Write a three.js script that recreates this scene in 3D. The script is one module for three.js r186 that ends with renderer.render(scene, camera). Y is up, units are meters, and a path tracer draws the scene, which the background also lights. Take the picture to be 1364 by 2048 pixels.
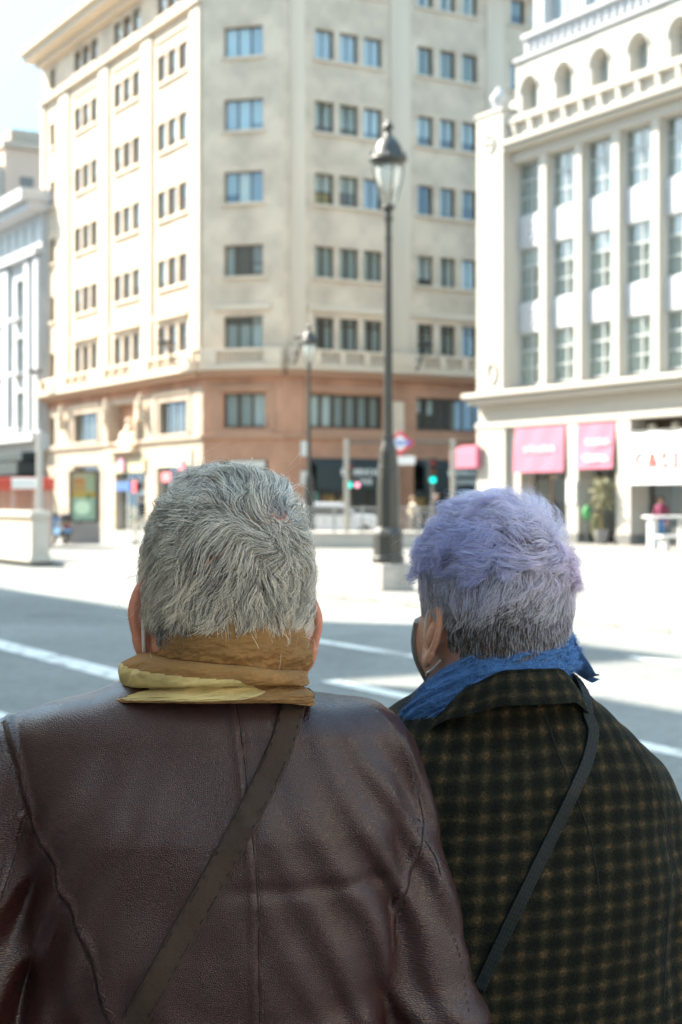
import * as THREE from 'three';
import { mergeGeometries } from 'three/addons/utils/BufferGeometryUtils.js';
import { RoundedBoxGeometry } from 'three/addons/geometries/RoundedBoxGeometry.js';
import { FontLoader } from 'three/addons/loaders/FontLoader.js';
import { TextGeometry } from 'three/addons/geometries/TextGeometry.js';

// ---------------------------------------------------------------- camera, sky, sun, exposure
const scene = new THREE.Scene();
const FOCAL = 3100, EYE = 1.65, HORIZON = 1000;           // measured on the photograph (1364 x 2048 px)
const camera = new THREE.PerspectiveCamera(2 * Math.atan(1024 / FOCAL) * 180 / Math.PI, 1364 / 2048, 0.1, 600);
camera.position.set(0, EYE, 0);
camera.lookAt(0, EYE, -1);
camera.setViewOffset(1364, 2048, 0, 1024 - HORIZON, 1364, 2048);
camera.focus = 1.5; camera.userData.fStop = 8.5;
camera.updateMatrixWorld();
const renderer = new THREE.WebGLRenderer({ antialias: true });
renderer.setSize(682, 1024);
renderer.toneMapping = THREE.LinearToneMapping;
renderer.toneMappingExposure = 8.4;
renderer.shadowMap.enabled = true;

// street axes: S runs away from the camera along the street, N is the way the street fronts face (towards us and left)
const S = new THREE.Vector3(-0.498, 0, -0.867), N = new THREE.Vector3(-0.867, 0, 0.498);
const SUN_EL = 42 * Math.PI / 180, SUN_PHI = 55 * Math.PI / 180;
const SUN = N.clone().multiplyScalar(Math.cos(SUN_PHI)).addScaledVector(S, Math.sin(SUN_PHI)).multiplyScalar(Math.cos(SUN_EL));
SUN.y = Math.sin(SUN_EL); SUN.normalize();

{ // computed clear sky: pale cyan low down, bluer overhead, brighter towards the sun
  const w = 512, h = 256, data = new Float32Array(w * h * 4);
  for (let j = 0; j < h; j++) for (let i = 0; i < w; i++) {
    const el = ((j + 0.5) / h - 0.5) * Math.PI, az = ((i + 0.5) / w - 0.5) * 2 * Math.PI;
    const d = new THREE.Vector3(Math.cos(el) * Math.cos(az), Math.sin(el), Math.cos(el) * Math.sin(az));
    const c = Math.max(-1, Math.min(1, d.dot(SUN))), g = Math.pow(Math.max(0, (c + 1) / 2), 14);
    const up = Math.max(0, Math.sin(el)), k = Math.pow(1 - up, 2.2);
    const r = 0.094 + 0.4 * g, gg = 0.168 + 0.35 * g, b = 0.236 + 0.28 * g;
    const o = (j * w + i) * 4; data[o] = r; data[o + 1] = gg; data[o + 2] = b; data[o + 3] = 1;
  }
  const t = new THREE.DataTexture(data, w, h, THREE.RGBAFormat, THREE.FloatType);
  t.mapping = THREE.EquirectangularReflectionMapping; t.magFilter = THREE.LinearFilter; t.needsUpdate = true;
  scene.background = t; scene.environment = t;
}
const sun = new THREE.DirectionalLight(new THREE.Color(1.0, 0.91, 0.78), 2.2);
sun.position.copy(SUN).multiplyScalar(120).add(new THREE.Vector3(0, 0, -40));
sun.target.position.set(0, 0, -40);
sun.castShadow = true;
Object.assign(sun.shadow.camera, { left: -90, right: 90, top: 90, bottom: -90, near: 1, far: 300 });
sun.shadow.mapSize.set(4096, 4096);
scene.add(sun, sun.target);

// ---------------------------------------------------------------- helpers
const V = (x, y, z) => new THREE.Vector3(x, y, z);
let seed = 7;
function rnd() { seed = (seed * 1664525 + 1013904223) >>> 0; return seed / 4294967296; }
const rr = (a, b) => a + (b - a) * rnd();
const clamp = (x, a, b) => Math.max(a, Math.min(b, x));
const lerp = (a, b, t) => a + (b - a) * t;
const sstep = (a, b, x) => { const t = clamp((x - a) / (b - a), 0, 1); return t * t * (3 - 2 * t); };
function hash3(i, j, k) { let n = Math.imul(i, 374761393) ^ Math.imul(j, 668265263) ^ Math.imul(k, 2147483647 - 1274126177); n = Math.imul(n ^ (n >>> 13), 1274126177); n ^= n >>> 16; return (n >>> 0) / 4294967296; }
function noise(x, y = 0, z = 0) {                       // smooth value noise, -1..1
  const i = Math.floor(x), j = Math.floor(y), k = Math.floor(z); let u = x - i, v = y - j, w = z - k;
  u = u * u * (3 - 2 * u); v = v * v * (3 - 2 * v); w = w * w * (3 - 2 * w);
  const L = (a, b, t) => a + (b - a) * t;
  return 2 * L(L(L(hash3(i, j, k), hash3(i + 1, j, k), u), L(hash3(i, j + 1, k), hash3(i + 1, j + 1, k), u), v),
    L(L(hash3(i, j, k + 1), hash3(i + 1, j, k + 1), u), L(hash3(i, j + 1, k + 1), hash3(i + 1, j + 1, k + 1), u), v), w) - 1;
}
const fbm = (x, y, z, n = 4) => { let a = 0, s = 0.5, f = 1; for (let i = 0; i < n; i++) { a += s * noise(x * f, y * f, z * f + i * 17); s *= 0.5; f *= 2.03; } return a; };
function curve1(pts) {                                   // piecewise smooth y(x) through [x, y] pairs (x ascending)
  return x => {
    if (x <= pts[0][0]) return pts[0][1];
    for (let i = 1; i < pts.length; i++) if (x <= pts[i][0]) { const t = (x - pts[i - 1][0]) / (pts[i][0] - pts[i - 1][0]); return lerp(pts[i - 1][1], pts[i][1], t * t * (3 - 2 * t) * 0.5 + t * 0.5); }
    return pts[pts.length - 1][1];
  };
}
const used = {};
function numbered(name) { const n = used[name] = (used[name] ?? -1) + 1; return n ? `${name}_${String(n).padStart(3, '0')}` : name; }
function tag(o, label, category, group, kind) { if (label) o.userData.label = label; if (category) o.userData.category = category; if (group) o.userData.group = group; if (kind) o.userData.kind = kind; return o; }
function thing(name, label, category, pos = [0, 0, 0], turn = 0, group) {
  const o = new THREE.Group(); o.name = numbered(name); o.position.set(...pos); o.rotation.y = turn; scene.add(o);
  return tag(o, label, category, group);
}
function obj(name, geo, mat, parent, matrix) {
  const g = Array.isArray(geo) ? merge(geo) : geo;
  const m = new THREE.Mesh(g, mat); m.name = parent && parent !== scene ? name : numbered(name); m.castShadow = m.receiveShadow = true;
  if (matrix) m.applyMatrix4(matrix);
  (parent || scene).add(m); return m;
}
function part(name, parent, matrix) { const g = new THREE.Group(); g.name = name; if (matrix) g.applyMatrix4(matrix); parent.add(g); return g; }
function struct(name, geo, mat, label) { const m = obj(name, geo, mat, scene); return tag(m, label, null, null, 'structure'); }
function merge(list) {
  const l = list.map(g => { let q = g.index ? g.toNonIndexed() : g; for (const k of Object.keys(q.attributes)) if (!['position', 'normal', 'uv'].includes(k)) q.deleteAttribute(k); if (!q.attributes.uv) q.setAttribute('uv', new THREE.BufferAttribute(new Float32Array(q.attributes.position.count * 2), 2)); return q; });
  return l.length === 1 ? l[0] : mergeGeometries(l);
}
function box(x0, x1, y0, y1, z0, z1) { const g = new THREE.BoxGeometry(x1 - x0, y1 - y0, z1 - z0); g.translate((x0 + x1) / 2, (y0 + y1) / 2, (z0 + z1) / 2); return g; }
function rbox(x0, x1, y0, y1, z0, z1, r = 0.02, s = 2) { const g = new RoundedBoxGeometry(x1 - x0, y1 - y0, z1 - z0, s, Math.min(r, (x1 - x0) / 2.01, (y1 - y0) / 2.01, (z1 - z0) / 2.01)); g.translate((x0 + x1) / 2, (y0 + y1) / 2, (z0 + z1) / 2); return g; }
function cyl(r0, r1, h, n = 16, y = 0) { const g = new THREE.CylinderGeometry(r1, r0, h, n); g.translate(0, y + h / 2, 0); return g; }
function bar(a, b, r, n = 8) { const d = b.clone().sub(a), g = new THREE.CylinderGeometry(r, r, d.length(), n); g.applyQuaternion(new THREE.Quaternion().setFromUnitVectors(V(0, 1, 0), d.normalize())); g.translate((a.x + b.x) / 2, (a.y + b.y) / 2, (a.z + b.z) / 2); return g; }
function tube(pts, r, n = 6, seg = 0, closed = false) { return new THREE.TubeGeometry(new THREE.CatmullRomCurve3(pts, closed), seg || pts.length * 4, r, n, closed); }
function lathe(p, n = 24) { return new THREE.LatheGeometry(p.map(q => new THREE.Vector2(q[0], q[1])), n); }
function plateWithHoles(w0, w1, h0, h1, holes, depth, arcs = []) {        // wall slab in x/y, front face at z = 0
  const s = new THREE.Shape(); s.moveTo(w0, h0); s.lineTo(w1, h0); s.lineTo(w1, h1); s.lineTo(w0, h1); s.closePath();
  for (const [a, b, c, d] of holes) { const p = new THREE.Path(); p.moveTo(a, c); p.lineTo(a, d); p.lineTo(b, d); p.lineTo(b, c); p.closePath(); s.holes.push(p); }
  for (const [x, r, c, d] of arcs) { const p = new THREE.Path(); p.moveTo(x - r, c); p.lineTo(x - r, d); p.absarc(x, d, r, Math.PI, 0, true); p.lineTo(x + r, c); p.closePath(); s.holes.push(p); }
  const g = new THREE.ExtrudeGeometry(s, { depth, bevelEnabled: false, curveSegments: 12 }); g.translate(0, 0, -depth); return g;
}
// point on the ground-plan: lateral px of the photograph and distance in metres
const at = (px, d, y = 0) => V((px - 682) / FOCAL * d, y, -d);
const hgt = (py, d) => EYE + (HORIZON - py) * d / FOCAL;
// facade frame: t to the right along the front, h up, o outwards
function frameOf(origin, n) { const X = V(n.z, 0, -n.x); return new THREE.Matrix4().makeBasis(X, V(0, 1, 0), n).setPosition(origin); }

// ---------------------------------------------------------------- procedural materials
function texture(size, f, srgb, bytes = 3) {
  const d = new Uint8Array(size * size * 4);
  for (let j = 0; j < size; j++) for (let i = 0; i < size; i++) { const c = f(i / size, j / size), o = (j * size + i) * 4; d[o] = clamp(c[0], 0, 1) * 255; d[o + 1] = clamp(c[1], 0, 1) * 255; d[o + 2] = clamp(c[2], 0, 1) * 255; d[o + 3] = 255; }
  const t = new THREE.DataTexture(d, size, size); t.wrapS = t.wrapT = THREE.RepeatWrapping; t.magFilter = THREE.LinearFilter; t.minFilter = THREE.LinearMipmapLinearFilter; t.generateMipmaps = true;
  if (srgb) t.colorSpace = THREE.SRGBColorSpace; t.needsUpdate = true; return t;
}
function tnoise(u, v, p, z = 0) {                         // tiling noise, period p cells
  const x = u * p, y = v * p, i = Math.floor(x), j = Math.floor(y); let a = x - i, b = y - j; a = a * a * (3 - 2 * a); b = b * b * (3 - 2 * b);
  const H = (q, s) => hash3(((q % p) + p) % p, ((s % p) + p) % p, z);
  return lerp(lerp(H(i, j), H(i + 1, j), a), lerp(H(i, j + 1), H(i + 1, j + 1), a), b);
}
const tfbm = (u, v, p, z, n = 4) => { let a = 0, s = 0.5, t = 0; for (let k = 0; k < n; k++) { a += s * tnoise(u, v, p << k, z + k); t += s; s *= 0.55; } return a / t; };
const grainTex = texture(512, (u, v) => { const g = 0.86 + 0.14 * (tfbm(u, v, 4, 3, 6) * 2 - 1) * 2.1 + 0.05 * (hash3(u * 512, v * 512, 9) - 0.5); return [g, g, g]; }, false);
const bumpTex = texture(256, (u, v) => { const g = tfbm(u, v, 16, 21, 4); return [g, g, g]; }, false);
const rep = (t, x, y = x) => { const c = t.clone(); c.repeat.set(x, y); c.needsUpdate = true; return c; };
const lin = (r, g, b) => new THREE.Color().setRGB(r, g, b);
function std(r, g, b, rough = 0.85, extra = {}) { return new THREE.MeshStandardMaterial({ color: lin(r, g, b), roughness: rough, ...extra }); }
function stone(r, g, b, scale = 0.25, rough = 0.9) { return std(r, g, b, rough, { map: rep(grainTex, scale), bumpMap: rep(bumpTex, scale * 6), bumpScale: 0.004 }); }
const M = {
  cream: stone(0.68, 0.55, 0.415), creamTrim: stone(0.71, 0.59, 0.455), brown: stone(0.48, 0.265, 0.17), brownTrim: stone(0.47, 0.285, 0.19), baseLight: stone(0.50, 0.41, 0.32),
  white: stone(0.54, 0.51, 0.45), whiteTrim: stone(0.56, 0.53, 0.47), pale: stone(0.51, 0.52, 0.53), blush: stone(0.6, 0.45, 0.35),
  granite: stone(0.5, 0.47, 0.43, 0.8), paving: stone(0.265, 0.255, 0.23, 0.2), kerb: stone(0.46, 0.44, 0.41, 0.5),
  frameBrown: std(0.075, 0.05, 0.03, 0.5), frameGrey: std(0.16, 0.16, 0.15, 0.5), frameWhite: std(0.45, 0.47, 0.46, 0.5),
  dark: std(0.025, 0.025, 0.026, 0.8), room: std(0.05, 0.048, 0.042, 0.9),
  glass: new THREE.MeshPhysicalMaterial({ color: lin(0.86, 0.93, 0.93), transmission: 1, roughness: 0.02, thickness: 0, ior: 2.5 }),
  clearGlass: new THREE.MeshPhysicalMaterial({ color: lin(0.95, 0.97, 0.96), transmission: 1, roughness: 0.04, thickness: 0, ior: 1.5 }),
  iron: new THREE.MeshPhysicalMaterial({ color: lin(0.036, 0.036, 0.03), roughness: 0.5, clearcoat: 0.2, clearcoatRoughness: 0.35 }),
  steel: std(0.42, 0.41, 0.38, 0.45, { metalness: 0.3 }),
  skin: std(0.55, 0.27, 0.18, 0.6),
};
const curtainMats = {
  pale: std(0.62, 0.66, 0.64, 0.95), blue: std(0.29, 0.32, 0.34, 0.6), sky: std(0.50, 0.52, 0.53, 0.7), cream: std(0.7, 0.64, 0.5, 0.95), grey: std(0.36, 0.40, 0.37, 0.95),
  olive: std(0.30, 0.28, 0.19, 0.95), teal: std(0.31, 0.35, 0.335, 0.95), green: std(0.46, 0.50, 0.475, 0.8), yellow: std(0.52, 0.4, 0.18, 0.9),
};
// ---------------------------------------------------------------- ground plan: s metres along the street, q metres across it (0 = a lane line)
const B0 = V(-0.55, 0, -18.6), Q = N.clone().negate();
const SQ = (s, q, y = 0) => B0.clone().addScaledVector(S, s - 16.4).addScaledVector(Q, q).setY(y);
const streetTurn = Math.atan2(-S.x, -S.z);                // turns -z towards S
function strip(s0, s1, q0, q1, y0, y1) {                  // a prism on the ground plan with uv in metres
  const c = [SQ(s0, q0), SQ(s0, q1), SQ(s1, q1), SQ(s1, q0)];
  const sh = new THREE.Shape(c.map(p => new THREE.Vector2(p.x, -p.z)));
  const g = new THREE.ExtrudeGeometry(sh, { depth: y1 - y0, bevelEnabled: false }); g.rotateX(-Math.PI / 2); g.translate(0, y0, 0); return g;
}
const asphaltTex = texture(1024, (u, v) => { const a = tfbm(u, v, 3, 40, 5), b = tfbm(u, v, 128, 60, 2), c = tfbm(u * 1, v, 6, 80, 3); const g = 0.72 + 0.34 * (a - 0.5) + 0.28 * (b - 0.5) - 0.1 * sstep(0.6, 0.75, c); return [g, g, g]; }, false);
const asphalt = std(0.275, 0.288, 0.275, 0.9, { map: rep(asphaltTex, 0.12), bumpMap: rep(bumpTex, 2.5), bumpScale: 0.004 });
{
  const g = new THREE.PlaneGeometry(700, 700, 1, 1); g.rotateX(-Math.PI / 2);
  const uv = g.attributes.uv; for (let i = 0; i < uv.count; i++) uv.setXY(i, uv.getX(i) * 700, uv.getY(i) * 700);
  struct('road', g, asphalt, 'grey asphalt carriageway between the two pavements');
}
const KERB = 4.2, PAVE = 0.1;
struct('far_pavement', strip(-80, 260, KERB + 0.22, 120, 0, PAVE), M.paving, 'pale stone pavement across the road');
struct('near_pavement', strip(-80, 260, -60, -6.9, 0, PAVE), M.paving, 'pavement on which the two people stand');
{ // kerb stones laid one by one along both pavements
  const far = part('kerb', scene); far.name = 'far_kerb'; tag(far, 'row of granite kerb stones along the far pavement', null, null, 'structure');
  const near = part('kerb', scene); near.name = 'near_kerb'; tag(near, 'row of granite kerb stones along the near pavement', null, null, 'structure');
  const g = rbox(-0.495, 0.495, 0, PAVE + 0.006, -0.11, 0.11, 0.015, 1);
  for (let k = 0; k < 40; k++) for (const [p, q] of [[far, KERB + 0.11], [near, -6.79]]) {
    const m = obj('kerb_stone', g, M.kerb, p); m.position.copy(SQ(2 + k, q)); m.rotation.y = streetTurn + Math.PI / 2;
  }
}
const wornTex = texture(512, (u, v) => { const w = sstep(0.6, 0.72, tfbm(u, v, 22, 91, 4)) * 0.55 + sstep(0.62, 0.66, tfbm(u, v, 7, 95, 4)) * 0.3, g = 0.97 - w + 0.05 * (tfbm(u, v, 64, 98, 2) - 0.5); return [g, g, g]; }, false);
const paint = std(0.72, 0.72, 0.68, 0.7, { map: rep(wornTex, 0.45) });
for (const [s0, s1, q, w, which] of [[12, 34, -3.35, 0.34, 'long white lane line on the shaded asphalt left of the grey haired head'], [8.2, 16.5, 0, 0.2, 'white lane line running between the two heads into the sunlight'], [4.5, 12.3, -1.85, 0.2, 'white lane line just above the burgundy shoulder, nearest one right of the grey head'], [6, 12.6, 1.95, 0.18, 'white lane line in the sunlit strip right of the lavender head'], [8, 13, -5.2, 0.24, 'white lane line at the far left just above the burgundy sleeve']])
  struct('lane_marking', strip(s0, s1, q - w / 2, q + w / 2, 0.002, 0.006), paint, which);
struct('paving_band', strip(-20, 60, 7.0, 7.9, PAVE, PAVE + 0.004), stone(0.29, 0.28, 0.26, 0.3), 'darker band of setts in the far pavement');
struct('paving_band', strip(-20, 60, 10.2, 11.6, PAVE, PAVE + 0.004), stone(0.31, 0.30, 0.28, 0.3), 'second darker band of setts in the far pavement');

// ---------------------------------------------------------------- buildings on the near side, left of the frame: they shade the road and the people
{
  const wallM = stone(0.7, 0.61, 0.5, 0.2);
  for (const [s0, s1, h, label] of [[-10, 28.2, 19.7, 'long stone apartment block on the near side of the street'], [28.2, 31.2, 17.7, 'low link between two near side blocks'], [31.2, 34.3, 20.6, 'narrow stone house beside the near side tower'], [34.3, 39.2, 24.2, 'tower house on the near side of the street'], [39.2, 110, 20.7, 'far stone block on the near side of the street']]) {
    const c = SQ((s0 + s1) / 2, -19), L = s1 - s0, t = thing('near_side_building', label, 'building', [c.x, 0, c.z], streetTurn + Math.PI / 2);
    obj('wall', box(-L / 2, L / 2, 0, h - 0.5, -5.9, 5.9), wallM, t);
    obj('cornice', box(-L / 2 + 0.01, L / 2 - 0.01, h - 0.5, h, -6, 6), wallM, t);
    const fg = box(-0.55, 0.55, 0, 1.9, 0, 0.06);
    for (let x = -L / 2 + 1.6, n = 0; x < Math.min(L / 2 - 1, -L / 2 + 60) && n < 30; x += 3.1, n++) for (let y = 5; y < h - 3; y += 3.4) {
      const w = obj('window', fg, M.frameGrey, t); w.position.set(x, y, -5.96);
    }
  }
}

{ // added unseen row behind the camera: it throws warm light on the two backs
  const e = SQ(-33, 14), u = thing('added_junction_block', 'unseen stone block added beyond the junction to throw warm light on the two backs', 'building', [e.x, 0, e.z], streetTurn);
  const c = SQ(-42, 60), t = thing('added_far_side_block', 'unseen long stone block added behind the viewer to throw warm light', 'building', [c.x, 0, c.z], streetTurn + Math.PI / 2);
  const wm = stone(0.78, 0.69, 0.56, 0.2), fg = box(-0.6, 0.6, 0, 2, -0.06, 0);
  obj('wall', box(-26, 26, 0, 20, -6, 6), wm, u); obj('cornice', box(-26.3, 26.3, 20.01, 20.8, -6.5, 6.5), wm, u);
  for (let x = -24; x < 25; x += 3.2) for (let y = 4.5; y < 18; y += 3.5) obj('window', fg, M.frameGrey, u).position.set(x, y, -5.97);
  obj('wall', box(-34, 34, 0, 21, -6, 6), wm, t); obj('cornice', box(-34.3, 34.3, 21.01, 21.8, -6.5, 6.5), wm, t);
  for (let x = -32; x < 33; x += 3.2) for (let y = 4.5; y < 19; y += 3.5) obj('window', fg, M.frameGrey, t).position.set(x, y, -5.97);
}
// ---------------------------------------------------------------- street lamps
function makeLamp(x, d, label, plinthTop) {
  const t = thing('street_lamp', label, 'street lamp', [x, PAVE, -d], 0, 'old fashioned lantern posts');
  const y = h => h - PAVE, oct = p => { const g = lathe(p.map(([r, h]) => [r, y(h)]), 8).toNonIndexed(); g.rotateY(streetTurn + Math.PI / 8); g.computeVertexNormals(); return g; };
  const rnd24 = p => lathe(p.map(([r, h]) => [r, y(h)]), 24);
  if (plinthTop) { const g = rbox(-0.32, 0.32, 0, y(plinthTop), -0.32, 0.32, 0.02); g.rotateY(streetTurn); obj('plinth', g, M.granite, t); }
  const p0 = plinthTop || PAVE;
  obj('base', [oct([[0.0, p0], [0.285, p0], [0.285, p0 + 0.10], [0.262, p0 + 0.14], [0.262, p0 + 0.46], [0.275, p0 + 0.5], [0.25, p0 + 0.56], [0.205, p0 + 0.62]])], M.iron, t);
  obj('shaft', [oct([[0.2, p0 + 0.62], [0.205, 1.3], [0.195, 2.0], [0.175, 2.16], [0.19, 2.2], [0.175, 2.26], [0.15, 2.5], [0.115, 2.62], [0.085, 2.7]]),
    rnd24([[0.085, 2.66], [0.105, 2.7], [0.105, 2.76], [0.082, 2.8], [0.078, 3.4], [0.088, 3.43], [0.078, 3.47], [0.055, 6.1], [0.07, 6.16], [0.055, 6.2], [0.05, 6.42], [0.085, 6.5], [0.06, 6.56], [0.06, 6.62], [0.11, 6.68], [0.11, 6.73], [0, 6.73]])], M.iron, t);
  const globe = obj('globe', rnd24([[0.09, 6.73], [0.125, 6.8], [0.185, 7.05], [0.232, 7.32], [0.24, 7.44]]), M.clearGlass, t);
  obj('diffuser', rnd24([[0, 6.98], [0.10, 7.0], [0.165, 7.1], [0.2, 7.3], [0.2, 7.42], [0, 7.42]]), std(0.72, 0.72, 0.68, 0.5), t);
  const ribs = []; for (let k = 0; k < 4; k++) { const a = streetTurn + Math.PI / 4 + k * Math.PI / 2; ribs.push(tube([[0.1, 6.7], [0.15, 6.82], [0.21, 7.05], [0.262, 7.32], [0.27, 7.5]].map(([r, h]) => V(r * Math.cos(a), y(h), r * Math.sin(a))), 0.013, 6, 16)); }
  for (const r of ribs) obj('rib', r, M.iron, t);
  const roof = obj('lantern_roof', [rnd24([[0, 7.43], [0.24, 7.43], [0.325, 7.5], [0.33, 7.54], [0.27, 7.58], [0.245, 7.66], [0.215, 7.76], [0.15, 7.86], [0.075, 7.92], [0.055, 7.98], [0.055, 8.03], [0.09, 8.06], [0.095, 8.09], [0.05, 8.15], [0.025, 8.2], [0, 8.25]])], M.iron, t);
  for (let k = 0; k < 8; k++) { const a = k * Math.PI / 4; const g = new THREE.ConeGeometry(0.035, 0.15, 6); g.translate(0.285 * Math.cos(a), y(7.63), 0.285 * Math.sin(a)); obj('crest', g, M.iron, roof); }
  return t;
}
makeLamp(0.817, 26.74, 'tall dark lantern post on a square granite plinth between the two people', 0.555);
{ const l = makeLamp((618 - 682) / FOCAL * 57.5, 57.5, 'smaller looking lantern post farther back by the metro railing', 0); }

// ---------------------------------------------------------------- metro entrance behind the tall lamp
{
  const d = 50, k = d / FOCAL, X = px => (px - 682) * k;
  const w = thing('parapet_wall', 'low white granite parapet under the metro railing', 'low wall', [0, PAVE, -d]);
  obj('wall', rbox(X(596), X(965), 0, 0.44, -2.6, 0, 0.02), M.whiteTrim, w);
  obj('coping', rbox(X(594), X(967), 0.441, 0.5, -2.64, 0.04, 0.015), M.granite, w);
  const r = thing('metro_railing', 'grey railing with ring pattern on the white parapet', 'railing', [0, PAVE + 0.5, -d - 0.15]);
  const railM = std(0.36, 0.35, 0.32, 0.5);
  const x0 = X(612), x1 = X(950);
  obj('top_rail', [box(x0, x1, 0.76, 0.82, -0.03, 0.03)], railM, r); obj('mid_rail', box(x0, x1, 0.60, 0.64, -0.02, 0.02), railM, r); obj('bottom_rail', box(x0, x1, 0.08, 0.12, -0.02, 0.02), railM, r);
  const post = box(-0.035, 0.035, 0, 0.86, -0.035, 0.035), balu = cyl(0.012, 0.012, 0.48, 6, 0.12), ring = new THREE.TorusGeometry(0.11, 0.014, 6, 20);
  const n = 36; for (let i = 0; i <= n; i++) {
    const x = lerp(x0, x1, i / n);
    if (i % 6 === 0) obj('post', post, railM, r).position.set(x, 0, 0);
    else if (i % 2 === 0) obj('baluster', balu, railM, r).position.set(x, 0, 0);
    if (i % 2 === 1) obj('ring', ring, railM, r).position.set(x, 0.36, 0);
  }
  // portal frame
  const f = thing('metro_portal', 'thin grey pipe portal rising above the metro railing', 'portal frame', [0, PAVE, -d - 1.2]);
  const k2 = (d + 1.2) / FOCAL, X2 = px => (px - 682) * k2, hb = EYE + 115 * k2 - PAVE;
  for (const px of [693, 906]) { obj('post', rbox(X2(px) - 0.085, X2(px) + 0.085, 0, hb + 0.1, -0.085, 0.085, 0.03), std(0.34, 0.32, 0.28, 0.5), f); }
  obj('beam', rbox(X2(693), X2(906), hb - 0.05, hb + 0.05, -0.05, 0.05, 0.02), std(0.12, 0.1, 0.08, 0.5), f);
  // diamond sign
  const m = thing('metro_sign', 'red diamond metro sign with blue bar behind the tall lamp', 'metro sign', [X2(800), hb + PAVE - 0.02, -d - 1.2]);
  const dia = (a, b, z, dep) => { const s = new THREE.Shape(); s.moveTo(-a, 0); s.lineTo(0, b); s.lineTo(a, 0); s.lineTo(0, -b); s.closePath(); const g = new THREE.ExtrudeGeometry(s, { depth: dep, bevelEnabled: true, bevelSize: 0.02, bevelThickness: 0.01, bevelSegments: 2 }); g.translate(0, 0, z); return g; };
  obj('red_diamond', dia(0.46, 0.40, 0.06, 0.08), std(0.62, 0.06, 0.08, 0.4), m);
  obj('white_diamond', dia(0.29, 0.24, 0.152, 0.01), std(0.8, 0.8, 0.8, 0.4), m);
  obj('blue_bar', rbox(-0.33, 0.33, -0.085, 0.085, 0.16, 0.19, 0.01), std(0.05, 0.14, 0.5, 0.4), m);
  const font = await new FontLoader().loadAsync('fonts/droid/droid_sans_bold.typeface.json');
  globalThis.FONT = font;
  const g = new TextGeometry('METRO', { font, size: 0.1, depth: 0.006, curveSegments: 3 }); g.computeBoundingBox(); g.translate(-(g.boundingBox.max.x) / 2, -0.05, 0.191); obj('lettering', g, std(0.85, 0.85, 0.85, 0.5), m);
  const pl = thing('name_plate', 'small white station plate hanging under the metro diamond', 'sign plate', [X2(810), EYE + 79 * k2, -d - 1.2]);
  obj('plate', rbox(-0.33, 0.33, -0.14, 0.14, 0.06, 0.1, 0.02), std(0.74, 0.74, 0.72, 0.5), pl); obj('hanger', box(-0.02, 0.02, 0.141, 0.5, 0.07, 0.09), M.frameGrey, pl);
}
// ---------------------------------------------------------------- traffic lights
function trafficLight(px, py, d, label, second) {
  const t = thing('traffic_light', label, 'traffic light', [(px - 682) / FOCAL * d, PAVE, -d], 0, 'signals at the crossing');
  const h = hgt(py, d) - PAVE;
  obj('pole', cyl(0.05, 0.05, h + 0.75, 10), M.frameGrey, t);
  const head = obj('signal_head', rbox(-0.16, 0.16, h - 0.17, h + 0.78, 0.06, 0.26, 0.05), M.dark, t);
  const lens = (x, y, r, mat, nm) => { const g = new THREE.SphereGeometry(r, 16, 8); g.scale(1, 1, 0.35); g.translate(x, y, 0.26); return obj(nm, g, mat, head); };
  lens(0, h, 0.115, new THREE.MeshStandardMaterial({ color: lin(0.0, 0.3, 0.25), emissive: lin(0.0, 0.2, 0.165), roughness: 0.3 }), 'green_signal_lens');
  lens(0, h + 0.32, 0.1, std(0.14, 0.05, 0.02, 0.3), 'amber_lens'); lens(0, h + 0.62, 0.1, std(0.25, 0.03, 0.03, 0.3), 'red_lens');
  for (const yy of [0, 0.32, 0.62]) { const g = new THREE.CylinderGeometry(0.125, 0.125, 0.16, 14, 1, true, Math.PI / 2, Math.PI); g.rotateX(Math.PI / 2); g.translate(0, h + yy, 0.33); obj('visor', g, new THREE.MeshStandardMaterial({ color: lin(0.03, 0.03, 0.03), roughness: 0.8, side: THREE.DoubleSide }), head); }
  if (second) {
    const h2 = obj('pedestrian_signal', rbox(0.17, 0.4, h - 0.2, h + 0.2, 0.06, 0.2, 0.03), M.dark, t);
    const g = new THREE.SphereGeometry(0.095, 16, 8); g.scale(1, 1, 0.35); g.translate(0.285, h, 0.2); obj('red_signal_lens', g, new THREE.MeshStandardMaterial({ color: lin(0.4, 0.1, 0.12), emissive: lin(0.24, 0.10, 0.13), roughness: 0.3 }), h2);
  }
}
trafficLight(698, 970, 54, 'green lit traffic light with a red pedestrian lamp left of the tall lantern post', true);
trafficLight(865, 960, 56, 'green lit traffic light with dark red head right of the tall lantern post', false);

// ---------------------------------------------------------------- left side: parapet, post, kiosk, poster stand, scooter
{
  const d = 38.2, c = at(63, d), t = thing('stone_parapet', 'cream stone parapet with dark groove at the left edge', 'low wall', [c.x, PAVE, c.z], Math.atan2(-N.z, N.x) + Math.PI / 2);
  // local -x runs away along the street, -z into the wall
  const hh = 1.28;
  obj('wall', [rbox(-6, 0, 0, hh - 0.28, -0.47, 0, 0.02), rbox(-6, -0.02, hh - 0.28, hh - 0.18, -0.45, -0.03, 0.01)], M.whiteTrim, t);
  obj('coping', rbox(-6.02, 0.02, hh - 0.18, hh, -0.5, 0.03, 0.03), M.whiteTrim, t);
  obj('groove', box(-6.0, -0.2, hh - 0.27, hh - 0.19, -0.03, -0.02), std(0.34, 0.28, 0.17, 0.9), t);
  obj('foot', rbox(-6, 0.03, 0, 0.16, -0.5, 0.05, 0.03), M.whiteTrim, t);
}
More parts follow.
